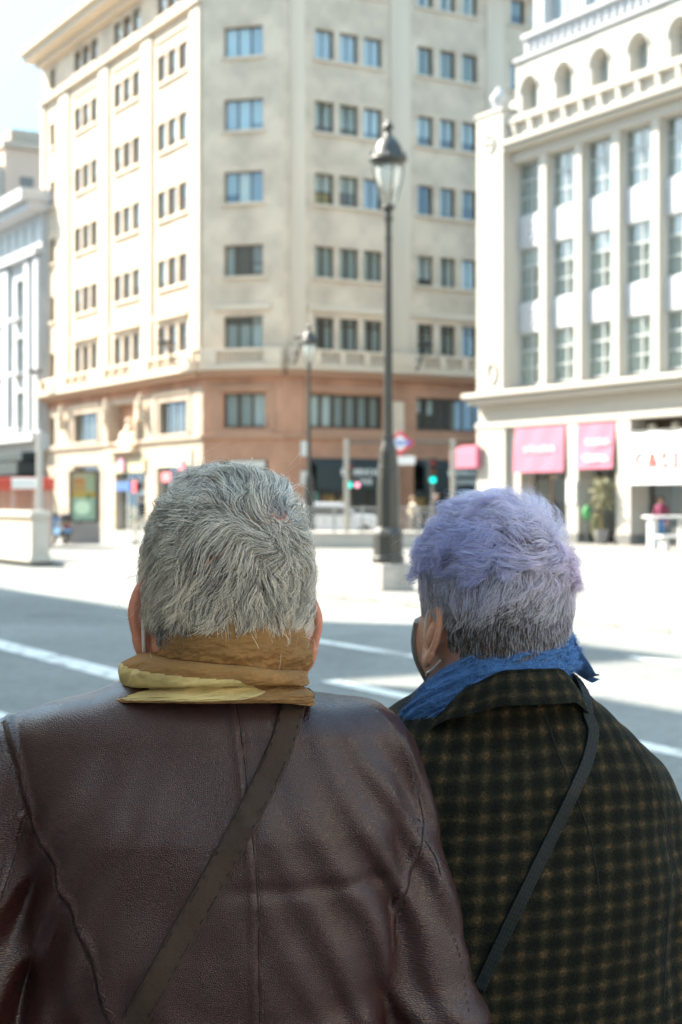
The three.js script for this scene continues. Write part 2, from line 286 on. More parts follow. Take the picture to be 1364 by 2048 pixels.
{
  const d = 44, c = at(79, d), t = thing('sign_post', 'pale round topped street post rising behind the left parapet', 'post', [c.x, PAVE, c.z]);
  const H = hgt(861, d) - PAVE;
  obj('pole', lathe([[0, 0], [0.13, 0], [0.13, 0.3], [0.092, 0.36], [0.092, H - 0.1], [0.075, H - 0.04], [0.04, H], [0, H + 0.01]], 20), std(0.5, 0.48, 0.45, 0.5), t);
  obj('sign_panel', rbox(0.1, 0.26, H - 0.55, H - 0.12, -0.02, 0.02, 0.01), std(0.42, 0.42, 0.42, 0.5), t);
}
{
  const d = 50, k = d / FOCAL, t = thing('street_kiosk', 'red roofed street kiosk with white sign behind the left parapet', 'kiosk', [(50 - 682) * k, PAVE, -d], 0.12);
  const red = std(0.55, 0.08, 0.05, 0.6), wood = std(0.5, 0.36, 0.3, 0.7);
  const h0 = hgt(980, d) - PAVE, h1 = hgt(955, d) - PAVE;
  obj('body', [box(-1.0, 0.75, 0, 0.9, -1.8, -0.06), box(-1, 0.75, 0.9, h0, -1.8, -1.7)], wood, t);
  obj('roof', rbox(-1.08, 0.83, h0, h1, -1.9, 0.12, 0.04), red, t);
  const sg = obj('sign_board', rbox(-0.42, 0.5, h0 + 0.03, h1 - 0.02, 0.1, 0.16, 0.05), std(0.75, 0.77, 0.74, 0.5), t);
  for (const x of [-0.95, -0.38, 0.3, 0.7]) obj('post', box(x - 0.06, x + 0.06, 0.9, h0, -0.12, 0), wood, t);
  for (const [a, b] of [[-0.9, -0.44], [-0.32, 0.24], [0.36, 0.64]]) obj('pane', box(a, b, 0.92, h0 - 0.05, -0.09, -0.07), M.clearGlass, t);
}
{
  const d = 55, k = d / FOCAL, x = (169 - 682) * k, t = thing('poster_stand', 'tall dark framed advertising stand with yellow and green poster', 'advertising stand', [x, PAVE, -d], 0.06);
  const w = 31 * k, hb = hgt(1046, d) - PAVE, ht = hgt(941, d) - PAVE;
  obj('foot', rbox(-w, w, 0, hb - 0.02, -0.2, 0.1, 0.03), std(0.26, 0.24, 0.22, 0.7), t);
  obj('frame', [box(-w, -w + 0.1, hb, ht, -0.16, 0.08), box(w - 0.14, w, hb, ht, -0.16, 0.08), box(-w + 0.1, w - 0.14, hb, hb + 0.09, -0.16, 0.08), box(-w + 0.1, w - 0.14, ht - 0.06, ht, -0.16, 0.08)], std(0.09, 0.08, 0.06, 0.4), t);
  const cv = document.createElement('canvas'); cv.width = 256; cv.height = 448; const c = cv.getContext('2d');
  c.fillStyle = '#a39d80'; c.fillRect(0, 0, 256, 448); c.fillStyle = '#a88a58'; c.fillRect(16, 60, 130, 130); c.fillStyle = '#b06a2c'; c.fillRect(30, 66, 90, 26);
  c.fillStyle = '#ad9548'; c.fillRect(0, 180, 256, 58); c.fillStyle = '#93a080'; c.fillRect(150, 20, 106, 160); c.fillStyle = '#93b096'; c.fillRect(0, 236, 256, 212);
  c.fillStyle = '#3d6b3c'; c.beginPath(); c.arc(180, 226, 22, 0, 7); c.fill(); c.fillStyle = '#c9e2c2'; c.beginPath(); c.ellipse(110, 330, 84, 64, 0, 0, 7); c.fill();
  const tx = new THREE.CanvasTexture(cv); tx.colorSpace = THREE.SRGBColorSpace; tx.magFilter = THREE.LinearFilter;
  const pg = new THREE.PlaneGeometry(2 * w - 0.24, ht - hb - 0.15); pg.translate(-0.02, (hb + ht) / 2 + 0.015, 0.02);
  obj('poster', pg, new THREE.MeshStandardMaterial({ map: tx, roughness: 0.6 }), t);
  obj('back', box(-w + 0.1, w - 0.14, hb + 0.09, ht - 0.06, -0.1, 0), M.dark, t);
}
{ // scooter seen three-quarter from behind
  const d = 54, c = at(119, d), t = thing('scooter', 'dark motor scooter with blue panel parked behind the left parapet', 'scooter', [c.x, PAVE, c.z], 0.5);
  const dark = std(0.03, 0.032, 0.034, 0.5), blue = std(0.10, 0.24, 0.42, 0.35);
  for (const z of [-0.62, 0.62]) { const g = new THREE.TorusGeometry(0.22, 0.065, 10, 24); g.rotateY(Math.PI / 2); g.translate(0, 0.285, z); const wl = obj('wheel', g, dark, t); const h = cyl(0.15, 0.15, 0.06, 14); h.rotateZ(Math.PI / 2); h.translate(0.03, 0.285, z); obj('hub', h, M.steel, wl); }
  obj('body', [rbox(-0.2, 0.2, 0.32, 0.62, 0.0, 0.85, 0.12, 3), rbox(-0.19, 0.19, 0.26, 0.4, -0.35, 0.2, 0.06, 3)], dark, t);
  obj('seat', rbox(-0.17, 0.17, 0.63, 0.76, -0.05, 0.72, 0.06, 3), dark, t);
  obj('top_box', rbox(-0.2, 0.2, 0.78, 1.08, 0.5, 0.88, 0.06, 3), dark, t);
  obj('side_panel', [rbox(0.19, 0.225, 0.36, 0.6, 0.1, 0.7, 0.015), rbox(-0.225, -0.19, 0.36, 0.6, 0.1, 0.7, 0.015), rbox(-0.12, 0.12, 0.42, 0.58, 0.84, 0.9, 0.03)], blue, t);
  const fs = rbox(-0.22, 0.22, 0.34, 0.95, -0.42, -0.34, 0.04, 3); obj('leg_shield', fs, blue, t);
  obj('handlebar', [bar(V(-0.33, 1.02, -0.36), V(0.33, 1.02, -0.36), 0.018), bar(V(0, 0.6, -0.5), V(0, 1.04, -0.38), 0.03), rbox(-0.1, 0.1, 0.96, 1.1, -0.52, -0.38, 0.04)], dark, t);
  obj('windscreen', rbox(-0.2, 0.2, 1.08, 1.45, -0.46, -0.44, 0.008), M.clearGlass, t);
  const mir = new THREE.SphereGeometry(0.06, 10, 8); mir.scale(1, 0.8, 0.3); for (const sx of [-1, 1]) { const g = mir.clone(); g.translate(sx * 0.3, 1.2, -0.38); obj('mirror', [g, bar(V(sx * 0.24, 1.02, -0.36), V(sx * 0.3, 1.2, -0.38), 0.008)], dark, t); }
  const tl = rbox(-0.1, 0.1, 0.62, 0.68, 0.86, 0.9, 0.02); obj('tail_light', tl, std(0.4, 0.02, 0.02, 0.3), t);
}
{ // white car behind the railing
  const d = 64, c = at(655, d), t = thing('parked_car', 'white car behind the metro railing left of the signals', 'car', [c.x, PAVE - 0.1, c.z], Math.PI / 2 + 0.35);
  const body = new THREE.Shape(); [[-2.1, 0.35], [-2.1, 0.8], [-1.75, 0.95], [-1.0, 1.0], [-0.35, 1.46], [0.9, 1.48], [1.6, 1.05], [2.05, 0.98], [2.12, 0.4]].forEach(([x, y], i) => i ? body.lineTo(x, y) : body.moveTo(x, y)); body.closePath();
  const g = new THREE.ExtrudeGeometry(body, { depth: 1.5, bevelEnabled: true, bevelSize: 0.08, bevelThickness: 0.1, bevelSegments: 3 }); g.translate(0, 0, -0.75); g.rotateY(Math.PI / 2);
  obj('body', g, new THREE.MeshPhysicalMaterial({ color: lin(0.7, 0.71, 0.72), roughness: 0.35, clearcoat: 1, clearcoatRoughness: 0.1 }), t);
  for (const sx of [-0.86, 0.86]) { obj('window', (() => { const s = new THREE.Shape(); [[-0.85, 1.02], [-0.32, 1.38], [0.85, 1.4], [1.3, 1.06]].forEach(([x, y], i) => i ? s.lineTo(x, y) : s.moveTo(x, y)); s.closePath(); const q = new THREE.ExtrudeGeometry(s, { depth: 0.02, bevelEnabled: false }); q.translate(0, 0, -0.01); q.rotateY(Math.PI / 2); q.translate(sx, 0, 0); return q; })(), std(0.03, 0.04, 0.045, 0.1), t); for (const z of [-1.3, 1.3]) { const w = cyl(0.31, 0.31, 0.2, 18); w.rotateZ(Math.PI / 2); w.translate(sx + 0.1, 0.31, z); obj('wheel', w, M.dark, t); } }
}
// ---------------------------------------------------------------- windows and facade parts
const geoCache = {};
const cached = (key, f) => geoCache[key] || (geoCache[key] = f());
function curtainGeo(w, h) {
  return cached(`c${w.toFixed(2)},${h.toFixed(2)}`, () => {
    const n = Math.max(8, Math.round(w * 40)), g = new THREE.PlaneGeometry(w, h, n, 1), p = g.attributes.position;
    for (let i = 0; i < p.count; i++) p.setZ(i, 0.022 * Math.sin(p.getX(i) * 38) + 0.012 * Math.sin(p.getX(i) * 91 + 1)); g.computeVertexNormals(); return g;
  });
}
// x from the facade's left end, y up; the opening's centre bottom is the window's base
function makeWindow(parent, F, x0, x1, y0, y1, o) {
  const w = x1 - x0, h = y1 - y0, rec = o.recess ?? 0.22, fw = o.bar ?? 0.05, frame = o.frame || M.frameBrown, panes = o.panes || 1;
  const m = new THREE.Matrix4().makeTranslation((x0 + x1) / 2, y0, -rec).premultiply(F);
  const g = part('window', parent, m);
  obj('frame', cached(`f${w.toFixed(2)},${h.toFixed(2)},${panes},${o.transom || 0},${fw},${(o.grid || []).join()}`, () => {
    const l = [box(-w / 2, w / 2, 0, fw, -0.06, 0), box(-w / 2, w / 2, h - fw, h, -0.06, 0), box(-w / 2, -w / 2 + fw, fw, h - fw, -0.06, 0), box(w / 2 - fw, w / 2, fw, h - fw, -0.06, 0)];
    for (let k = 1; k < panes; k++) l.push(box(-w / 2 + w * k / panes - fw / 2, -w / 2 + w * k / panes + fw / 2, fw, h - fw, -0.055, -0.004));
    if (o.transom) l.push(box(-w / 2 + fw, w / 2 - fw, h * o.transom - fw / 2, h * o.transom + fw / 2, -0.05, -0.008));
    for (const f of o.grid || []) l.push(box(-w / 2 + fw, w / 2 - fw, h * f - fw / 2.6, h * f + fw / 2.6, -0.045, -0.012));
    return merge(l);
  }), frame, g);
  for (let k = 0; k < panes; k++) {
    const pw = w / panes - fw;
    obj('pane', cached(`p${pw.toFixed(2)},${h.toFixed(2)}`, () => new THREE.PlaneGeometry(pw, h - fw)), M.glass, g).position.set(-w / 2 + w * (k + 0.5) / panes, h / 2, -0.03);
  }
  (o.curtains || []).forEach(([a, b, c, d, mat], i) => obj('curtain', curtainGeo(w * (b - a), h * (d - c)), curtainMats[mat], g).position.set(-w / 2 + w * (a + b) / 2, h * (c + d) / 2, -0.13 - 0.03 * i));
  return g;
}
function curtainPair(mat, gap = 0.12, low = 0) { const e = gap * rr(0.3, 1.6); return [[0.03, 0.5 - e / 2, low, 1, mat], [0.5 + e / 2, 0.97, low, 1, mat]]; }
const balusterGeo = lathe([[0, 0], [0.065, 0], [0.065, 0.05], [0.035, 0.08], [0.06, 0.2], [0.055, 0.27], [0.03, 0.42], [0.05, 0.47], [0.05, 0.52], [0, 0.52]], 8);

// ---------------------------------------------------------------- corner building: left front, bevelled corner, right front
const P0 = at(405, 70), P1 = V(-2.49, 0, -68.99);
const NC = V(-0.259, 0, 0.966).normalize(), NR = V(0.498, 0, 0.867);
const LL = 21.8, LC = 3.89, LR = 24;
const corner = thing('corner_building', 'large cream corner block with brown stone base and rows of windows', 'building', [P1.x, 0, P1.z]);
{
  const b = corner, rel = p => p.clone().sub(P1);
  const FL = frameOf(rel(P0.clone().addScaledVector(S, LL)), N), FC = frameOf(rel(P0), NC), FR = frameOf(rel(P1), NR);
  const rows = [[8.45, 9.9], [11.7, 13.1], [15.0, 16.4], [18.25, 19.65], [21.55, 22.9], [24.75, 26.0]];
  const TOP = 27.0, BAND = 7.45, sills = [];
  // ---- openings
  const L = t => LL - t;                                       // measured from the corner leftwards
  const leftX = []; for (const g of [1.65, 7.3, 13.1]) for (let k = 0; k < 3; k++) leftX.push([L(g + 1.25 * k + 1.04), L(g + 1.25 * k - 0.02)]);
  leftX.push([L(20.6), L(19.75)]);
  const rightX = []; for (const [g, pt, w] of [[1.52, 1.28, 1.0], [7.0, 1.26, 0.9], [12.35, 1.26, 0.9], [17.8, 1.26, 0.9]]) for (let k = 0; k < 3; k++) rightX.push([g + pt * k, g + pt * k + w]);
  const chX = [[1.02, 2.86]];
  const holes = (xs, rs) => xs.flatMap(([a, c]) => rs.map(([d, e]) => [a, c, d, e]));
  obj('wall', plateWithHoles(0, LL, BAND, TOP, holes(leftX, rows), 0.4), M.cream, b, FL);
  obj('wall', plateWithHoles(0, LC, BAND, TOP, holes(chX, rows), 0.4), M.cream, b, FC);
  obj('wall', plateWithHoles(0, LR, BAND, TOP, holes(rightX, rows), 0.4), M.cream, b, FR);
  const mezL = [[L(5.0), L(1.7)], [L(16.7), L(13.1)], [L(20.7), L(19.75)]], niche = [L(10.9), L(7.4), 4.2, 6.5];
  const mezR = [[1.3, 5.12], [6.95, 11.0], [12.5, 16.4], [18, 22]], mezC = [[0.98, 2.98]];
  const shopL = [[L(5.2), L(1.2), 0, 4.0], [L(10.6), L(6.6), 0, 3.7], [L(16.8), L(12.9), 0, 3.5]], shopR = mezR.map(([a, c]) => [a - 0.15, c + 0.15, 0, 3.45]), shopC = [[0.8, 3.1, 0, 3.4]];
  obj('base_wall', plateWithHoles(0, LL, 0, 6.75, [...holes(mezL, [[4.75, 6.3]]), niche, ...shopL], 0.4), M.baseLight, b, FL);
  obj('shade_band', plateWithHoles(0, LL, 6.75, BAND, [], 0.42), M.brown, b, FL);  // the brown here holds the shade under the cornice
  obj('base_wall', plateWithHoles(0, LC, 0, BAND, [...holes(mezC, [[4.9, 6.45]]), ...shopC], 0.4), M.brown, b, FC);
  obj('base_wall', plateWithHoles(0, LR, 0, BAND, [...holes(mezR, [[4.9, 6.45]]), ...shopR], 0.4), M.brown, b, FR);
  // ---- dark rooms behind the windows, roof slab, back
  const bk = (p, n, o) => p.clone().addScaledVector(n, -o);
  const pl = P0.clone().addScaledVector(S, LL), pr = P1.clone().addScaledVector(V(0.867, 0, -0.498), LR);
  const foot = (o, extra) => [bk(pl, N, o), bk(P0, V(-0.62, 0, 0.78), o * 1.08), bk(P1, V(0.12, 0, 0.99), o * 1.08), bk(pr, NR, o), bk(pr, NR, 16), bk(pl, N, 16)].map(p => rel(p));
  const prism = (pts, y0, y1) => { const s = new THREE.Shape(pts.map(p => new THREE.Vector2(p.x, -p.z))); const g = new THREE.ExtrudeGeometry(s, { depth: y1 - y0, bevelEnabled: false }); g.rotateX(-Math.PI / 2); g.translate(0, y0, 0); return g; };
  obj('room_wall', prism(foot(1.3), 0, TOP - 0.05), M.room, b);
  obj('roof', prism(foot(0.02), TOP, TOP + 0.3), M.creamTrim, b);
  obj('attic', prism([bk(pl, N, 2.5).addScaledVector(S, -3.5), bk(P0, V(-0.62, 0, 0.78), 3.2), bk(P1, V(0.12, 0, 0.99), 3.2), bk(pr, NR, 3), bk(pr, NR, 15), bk(pl, N, 15)].map(rel), TOP + 0.3, TOP + 4.5), M.cream, b);
  // ---- windows: what hangs behind each pane is read off the photograph
  const C = { r1: ['sky', 'sky', 'sky'] };
  leftX.forEach(([a, c]) => rows.forEach(([d, e], r) => makeWindow(b, FL, a, c, d, e, { panes: 1, recess: 0.13, transom: r === 0 ? 0.75 : 0, frame: M.frameBrown, curtains: rnd() < 0.5 ? [[0.03, 0.97, rr(0.2, 0.6), 1, ['grey', 'teal', 'pale'][Math.floor(rnd() * 3)]]] : [] })));
  const ch = [
    { transom: 0.8, curtains: [[0.02, 0.3, 0, 0.76, 'teal'], [0.36, 0.64, 0, 0.76, 'grey'], [0.68, 0.98, 0.05, 0.96, 'pale']] },
    { curtains: [[0.02, 0.2, 0, 1, 'grey'], [0.7, 0.98, 0.45, 1, 'blue'], [0.7, 0.98, 0.15, 0.4, 'grey']] },
    { curtains: [[0.02, 0.32, 0.3, 1, 'grey'], [0.35, 0.65, 0, 1, 'cream'], [0.68, 0.98, 0.0, 1, 'blue'], [0.7, 0.98, 0.5, 1, 'pale']] },
    { curtains: [[0.02, 0.32, 0.1, 1, 'sky'], [0.35, 0.65, 0.0, 1, 'pale'], [0.68, 0.98, 0.25, 1, 'pale'], [0.68, 0.98, 0, 0.25, 'blue']] },
    { curtains: [[0.02, 0.32, 0, 1, 'pale'], [0.35, 0.65, 0, 1, 'pale'], [0.68, 0.98, 0, 1, 'sky']] }, { curtains: [[0.02, 0.98, 0, 1, 'sky']] }];
  chX.forEach(([a, c]) => rows.forEach(([d, e], r) => makeWindow(b, FC, a, c, d, e, { panes: 3, ...ch[r] })));
  rightX.forEach(([a, c], i) => rows.forEach(([d, e], r) => {
    const k = i % 3, g = Math.floor(i / 3);
    let cur = [];
    if (g === 0) cur = [curtainPair('grey', 0.25), curtainPair('grey', 0.12), [[[0.03, 0.97, 0.45, 1, 'pale'], [0.05, 0.9, 0, 0.4, 'yellow']], [[0.03, 0.97, 0.5, 1, 'pale'], [0.3, 0.97, 0, 0.5, 'blue']], [[0.03, 0.97, 0, 1, 'blue']]][k], [...curtainPair('pale', 0.1, 0.25), [0.02, 0.98, 0, 0.26, 'blue']], [[0.03, 0.97, 0, 1, 'sky']], [[0.03, 0.97, 0, 1, 'cream']]][r];
    else if (g === 1) cur = [curtainPair('grey', 0.3), curtainPair('pale', 0.12, k ? 0 : 0.25), [[], curtainPair('olive', 0.1, 0.15), curtainPair('olive', 0.15, 0.45)][k], curtainPair('pale', 0.1, 0.35), curtainPair('olive', 0.05), curtainPair('cream', 0.2)][r];
    else cur = rnd() < 0.7 ? curtainPair(['grey', 'pale', 'olive'][Math.floor(rnd() * 3)], 0.15, rr(0, 0.5)) : [];
    makeWindow(b, FR, a, c, d, e, { panes: 2, transom: r === 0 ? 0.78 : 0, curtains: cur, frame: r === 4 && g === 0 ? M.frameGrey : M.frameBrown, bar: r < 1 ? 0.07 : 0.045 });
  }));
  mezL.forEach(([a, c]) => makeWindow(b, FL, a, c, 4.75, 6.3, { panes: Math.max(1, Math.round((c - a) / 0.8)), curtains: [[0.02, 0.3, 0, 1, 'teal'], [0.34, 0.62, 0, 0.9, 'teal'], [0.66, 0.97, 0.1, 1, 'grey']], bar: 0.07 }));
  makeWindow(b, FC, 0.98, 2.98, 4.9, 6.45, { panes: 3, bar: 0.08, curtains: [[0.04, 0.28, 0, 1, 'teal'], [0.38, 0.62, 0, 1, 'teal'], [0.68, 0.96, 0, 1, 'pale']] });
  mezR.forEach(([a, c], g) => makeWindow(b, FR, a, c, 4.9, 6.45, { panes: 6, bar: 0.1, curtains: g === 0 ? [0, 1, 2, 3, 4, 5].map(k => [k / 6 + 0.025, k / 6 + 0.14, 0.02, 1, k < 2 ? 'pale' : 'teal']) : [[0.03, 0.1, 0.55, 1, 'pale'], [0.19, 0.27, 0.5, 1, 'pale'], [0.55, 0.64, 0, 0.9, 'teal']] }));
  // ---- sills, strips, bands
  const box2 = (F, x0, x1, y0, y1, z0, z1, mat, nm) => obj(nm, rbox(x0, x1, y0, y1, z0, z1, 0.02, 1), mat, b, F);
  for (const [d] of rows.slice(1)) {
    for (const g of [1.65, 7.3, 13.1]) box2(FL, L(g + 3.5), L(g - 0.15), d - 0.16, d, 0.003, 0.12, M.creamTrim, 'sill');
    box2(FL, L(20.75), L(19.6), d - 0.16, d, 0.003, 0.12, M.creamTrim, 'sill');
    for (const [g, w] of [[1.52, 3.56], [7.0, 3.42], [12.35, 3.42], [17.8, 3.42]]) box2(FR, g - 0.12, g + w + 0.12, d - 0.14, d, 0.003, 0.1, M.creamTrim, 'sill');
    box2(FC, 0.9, 2.98, d - 0.14, d, 0.003, 0.1, M.creamTrim, 'sill');
  }
  for (const [a, c] of [[0.12, 1.15], [5.7, 6.9], [11.4, 12.6], [17.3, 18.7], [21.2, 21.75]]) box2(FL, L(c), L(a), 8.45, 24.1, 0.002, 0.14, M.creamTrim, 'pilaster');
  for (const [a, c] of [[0.25, 1.0], [5.5, 6.6], [10.9, 12.0], [16.4, 17.4]]) box2(FR, a, c, 8.45, 25.8, 0.002, 0.07, M.creamTrim, 'pilaster');
  for (const [F, x0, x1] of [[FL, 0, LL], [FC, 0, LC], [FR, 0, LR]]) {
    box2(F, x0, x1, 7.46, 7.66, 0.002, 0.62, M.creamTrim, 'balcony_slab');
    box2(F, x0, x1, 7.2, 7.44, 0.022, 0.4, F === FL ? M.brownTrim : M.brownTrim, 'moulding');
    box2(F, x0, x1, 26.25, 26.55, 0.003, 0.45, M.creamTrim, 'cornice'); box2(F, x0 - 0.3, x1 + 0.3, 26.56, 26.9, 0.001, 1.1, M.creamTrim, 'cornice'); box2(F, x0 - 0.4, x1 + 0.4, 26.91, 27.25, -0.2, 1.4, M.creamTrim, 'cornice');
    box2(F, x0, x1, 4.42, 4.6, 0.002, 0.14, F === FL ? M.baseLight : M.brownTrim, 'moulding');
  }
  box2(FL, 0, LL, 24.15, 24.4, 0.003, 0.3, M.creamTrim, 'moulding');
  for (const [g, w] of [[1.65, 3.35], [7.3, 3.35], [13.1, 3.35]]) { box2(FL, L(g + w + 0.3), L(g - 0.3), 10.2, 10.42, 0.003, 0.22, M.creamTrim, 'hood'); box2(FL, L(g + w + 0.3), L(g - 0.3), 23.5, 23.66, 0.003, 0.1, M.creamTrim, 'hood'); }
  for (const [g, w] of [[1.52, 3.56], [7.0, 3.42], [12.35, 3.42]]) { box2(FR, g - 0.4, g + w + 0.4, 10.15, 10.42, 0.003, 0.12, M.creamTrim, 'hood'); box2(FR, g - 0.4, g - 0.14, 8.46, 10.14, 0.003, 0.06, M.creamTrim, 'surround'); box2(FR, g + w + 0.14, g + w + 0.4, 8.46, 10.14, 0.003, 0.06, M.creamTrim, 'surround'); }
  box2(FC, 0.6, 3.25, 10.15, 10.42, 0.003, 0.12, M.creamTrim, 'hood');
  // framed panels round the base windows
  for (const [F, x0, x1, mat] of [[FC, 0.55, 3.4, M.brownTrim], [FR, 0.95, 5.45, M.brownTrim], [FL, L(5.5), L(1.25), M.baseLight], [FL, L(17.2), L(12.7), M.baseLight]]) { box2(F, x0, x1, 6.6, 6.78, 0.003, 0.1, mat, 'surround'); box2(F, x0, x1, 4.61, 4.76, 0.003, 0.16, mat, 'sill'); box2(F, x0, x0 + 0.2, 4.77, 6.59, 0.003, 0.06, mat, 'surround'); box2(F, x1 - 0.2, x1, 4.77, 6.59, 0.003, 0.06, mat, 'surround'); }
  // ---- balustrade: pedestals, rails and single balusters
  const balustrade = (F, spans, len) => {
    let prev = 0.02;
    for (const [a, c] of [...spans, [len - 0.02, len]]) {
      if (a - prev > 0.1) box2(F, prev, a, 7.67, 8.42, 0.28, 0.55, M.creamTrim, 'pedestal');
      if (c - a > 0.2) { box2(F, a + 0.003, c - 0.003, 7.67, 7.8, 0.3, 0.52, M.creamTrim, 'plinth_rail'); box2(F, a + 0.003, c - 0.003, 8.26, 8.4, 0.29, 0.54, M.creamTrim, 'hand_rail'); const n = Math.round((c - a) / 0.19); for (let i = 0; i < n; i++) obj('baluster', balusterGeo, M.creamTrim, b, new THREE.Matrix4().makeTranslation(a + (c - a) * (i + 0.5) / n, 7.77, 0.41).premultiply(F)); }
      prev = c;
    }
  };
  const spansR = []; for (const [g, pt, w] of [[1.52, 1.28, 1.0], [7.0, 1.26, 0.9], [12.35, 1.26, 0.9]]) for (let k = 0; k < 3; k++) spansR.push([g + pt * k, g + pt * k + w]);
  balustrade(FR, spansR, LR); balustrade(FC, [[0.85, 3.05]], LC);
  balustrade(FL, leftX.map(([a, c]) => [a, c]).sort((p, q) => p[0] - q[0]), LL);
  // ---- niche with carved group over the shop door
  obj('niche', box(niche[0], niche[1], niche[2], niche[3], -1.2, -0.41), M.brown, b, FL);
  {
    const nx = L(9.1), sc = part('carved_group', b, new THREE.Matrix4().makeTranslation(nx, 4.2, -0.1).premultiply(FL));
    const blob = (x, y, z, r, sx = 1, sy = 1) => { const g = new THREE.IcosahedronGeometry(r, 3); g.scale(sx, sy, 0.8); g.translate(x, y, z); return g; };
    obj('carving', [blob(0, 0.25, 0, 0.42, 2.6, 0.7), blob(-0.5, 0.6, 0, 0.32, 1.2, 1.1), blob(0.55, 0.55, 0, 0.3, 1.2, 1), blob(0.1, 0.9, 0, 0.3, 1, 1.3), blob(0.1, 1.42, 0.03, 0.17), blob(-0.8, 0.3, 0.1, 0.22), blob(0.9, 0.28, 0.1, 0.22)], M.creamTrim, sc);
    box2(FL, niche[0] - 0.1, niche[1] + 0.1, 4.05, 4.2, 0.003, 0.5, M.creamTrim, 'ledge');
    for (const x of [niche[0] - 0.25, niche[1] + 0.02]) box2(FL, x, x + 0.24, 4.62, 6.58, 0.003, 0.3, M.baseLight, 'pier');
    for (const x of [L(11.2), L(17.9), L(6.6)]) obj('finial', lathe([[0, 0], [0.16, 0], [0.2, 0.25], [0.1, 0.45], [0.14, 0.6], [0, 0.85]], 10), M.creamTrim, b, new THREE.Matrix4().makeTranslation(x, 6.05, 0.3).premultiply(FL));
    for (const x of [L(11.2), L(17.9), L(6.6)]) obj('bracket', rbox(x - 0.16, x + 0.16, 5.5, 6.04, 0.003, 0.5, 0.05), M.creamTrim, b, FL);
  }
  // ---- shops
  const shopGlass = (F, [x0, x1, , y1], fr, n) => makeWindow(b, F, x0, x1, 0.02, y1, { panes: n, transom: 0.72, frame: fr, bar: 0.09, recess: 0.28 });
  shopL.forEach((s, i) => shopGlass(FL, s, M.frameWhite, 4)); shopR.forEach(s => shopGlass(FR, s, M.frameBrown, 5)); shopC.forEach(s => shopGlass(FC, s, M.frameBrown, 2));
  const signPart = (F, nm, x0, x1, y0, y1, z, mat) => obj(nm, rbox(x0, x1, y0, y1, z, z + 0.1, 0.03), mat, b, F);
  signPart(FL, 'fascia', L(10.7), L(6.5), 3.0, 3.7, 0.02, std(0.5, 0.46, 0.3, 0.6)); signPart(FL, 'fascia', L(5.3), L(1.1), 3.2, 4.0, 0.02, std(0.62, 0.66, 0.52, 0.6));
  signPart(FL, 'shop_sign', L(10.1), L(8.1), 2.1, 2.55, 0.13, std(0.07, 0.15, 0.36, 0.4)); signPart(FL, 'shop_sign', L(7.8), L(7.3), 2.0, 2.6, 0.13, std(0.65, 0.12, 0.14, 0.5));
  { const g = cyl(0.32, 0.32, 0.12, 24); g.rotateX(Math.PI / 2); g.translate(L(9.1), 3.4, 0.2); obj('round_sign', g, std(0.75, 0.35, 0.5, 0.5), b, FL); }
  signPart(FL, 'shop_sign', L(4.4), L(3.3), 2.5, 2.95, 0.02, std(0.7, 0.22, 0.24, 0.5)); signPart(FL, 'shop_sign', L(2.2), L(1.5), 3.0, 3.5, 0.13, std(0.68, 0.2, 0.24, 0.5));
  // things on show inside the left shop
  for (let k = 0; k < 8; k++) obj('display_shelf', rbox(L(10.4) + k * 0.46, L(10.4) + k * 0.46 + 0.34, 0.3, rr(1.2, 2.3), -1.1, -0.75, 0.03), [std(0.5, 0.45, 0.2), std(0.55, 0.55, 0.35), std(0.35, 0.42, 0.3), std(0.6, 0.55, 0.5)][k % 4], b, FL);
  for (let k = 0; k < 8; k++) obj('display_shelf', rbox(L(5.0) + k * 0.46, L(5.0) + k * 0.46 + 0.34, 0.3, rr(1.4, 2.9), -1.1, -0.75, 0.03), [std(0.6, 0.62, 0.5), std(0.7, 0.7, 0.62), std(0.5, 0.58, 0.45), std(0.66, 0.4, 0.38)][k % 4], b, FL);
  const green = std(0.022, 0.036, 0.037, 0.7), letter = std(0.8, 0.82, 0.78, 0.6);
  for (const [x0, x1] of [[1.2, 5.2], [6.9, 11.0], [12.4, 16.5]]) {
    const aw = obj('awning', (() => { const s = new THREE.Shape(); s.moveTo(-0.02, 3.55); s.lineTo(0.75, 3.2); s.lineTo(0.75, 2.1); s.lineTo(0.72, 2.1); s.lineTo(0.72, 3.15); s.lineTo(-0.02, 3.48); s.closePath(); const g = new THREE.ExtrudeGeometry(s, { depth: x1 - x0, bevelEnabled: false }); g.rotateY(-Math.PI / 2); g.translate(x1, 0, 0); return g; })(), green, b, FR);
    for (const [txt, y, sz] of [['STARBUCKS', 2.78, 0.27], ['COFFEE', 2.36, 0.25]]) { const g = new TextGeometry(txt, { font: FONT, size: sz, depth: 0.01, curveSegments: 3 }); g.computeBoundingBox(); g.translate((x0 + x1) / 2 - g.boundingBox.max.x / 2 + 0.25, y, 0.752); obj('lettering', g, letter, aw); }
  }
  // blocks in the coffee shop: its yellow light is put into their colour
  for (let k = 0; k < 7; k++) obj('yellow_light_block', rbox(1.6 + k * 0.32, 1.6 + k * 0.32 + 0.26, 0.9, rr(1.55, 1.95), -0.75, -0.5, 0.04), [std(0.8, 0.45, 0.06), std(0.85, 0.55, 0.1), std(0.6, 0.3, 0.05)][k % 3], b, FR);
  obj('menu_board', rbox(1.55, 2.1, 1.55, 2.0, -0.5, -0.45, 0.02), std(0.2, 0.5, 0.42, 0.5), b, FR);
  for (let k = 0; k < 3; k++) obj('yellow_light_block', rbox(7.05 + k * 0.3, 7.3 + k * 0.3, 1.0, rr(1.5, 1.8), -0.7, -0.5, 0.04), std(0.85, 0.4, 0.03), b, FR);
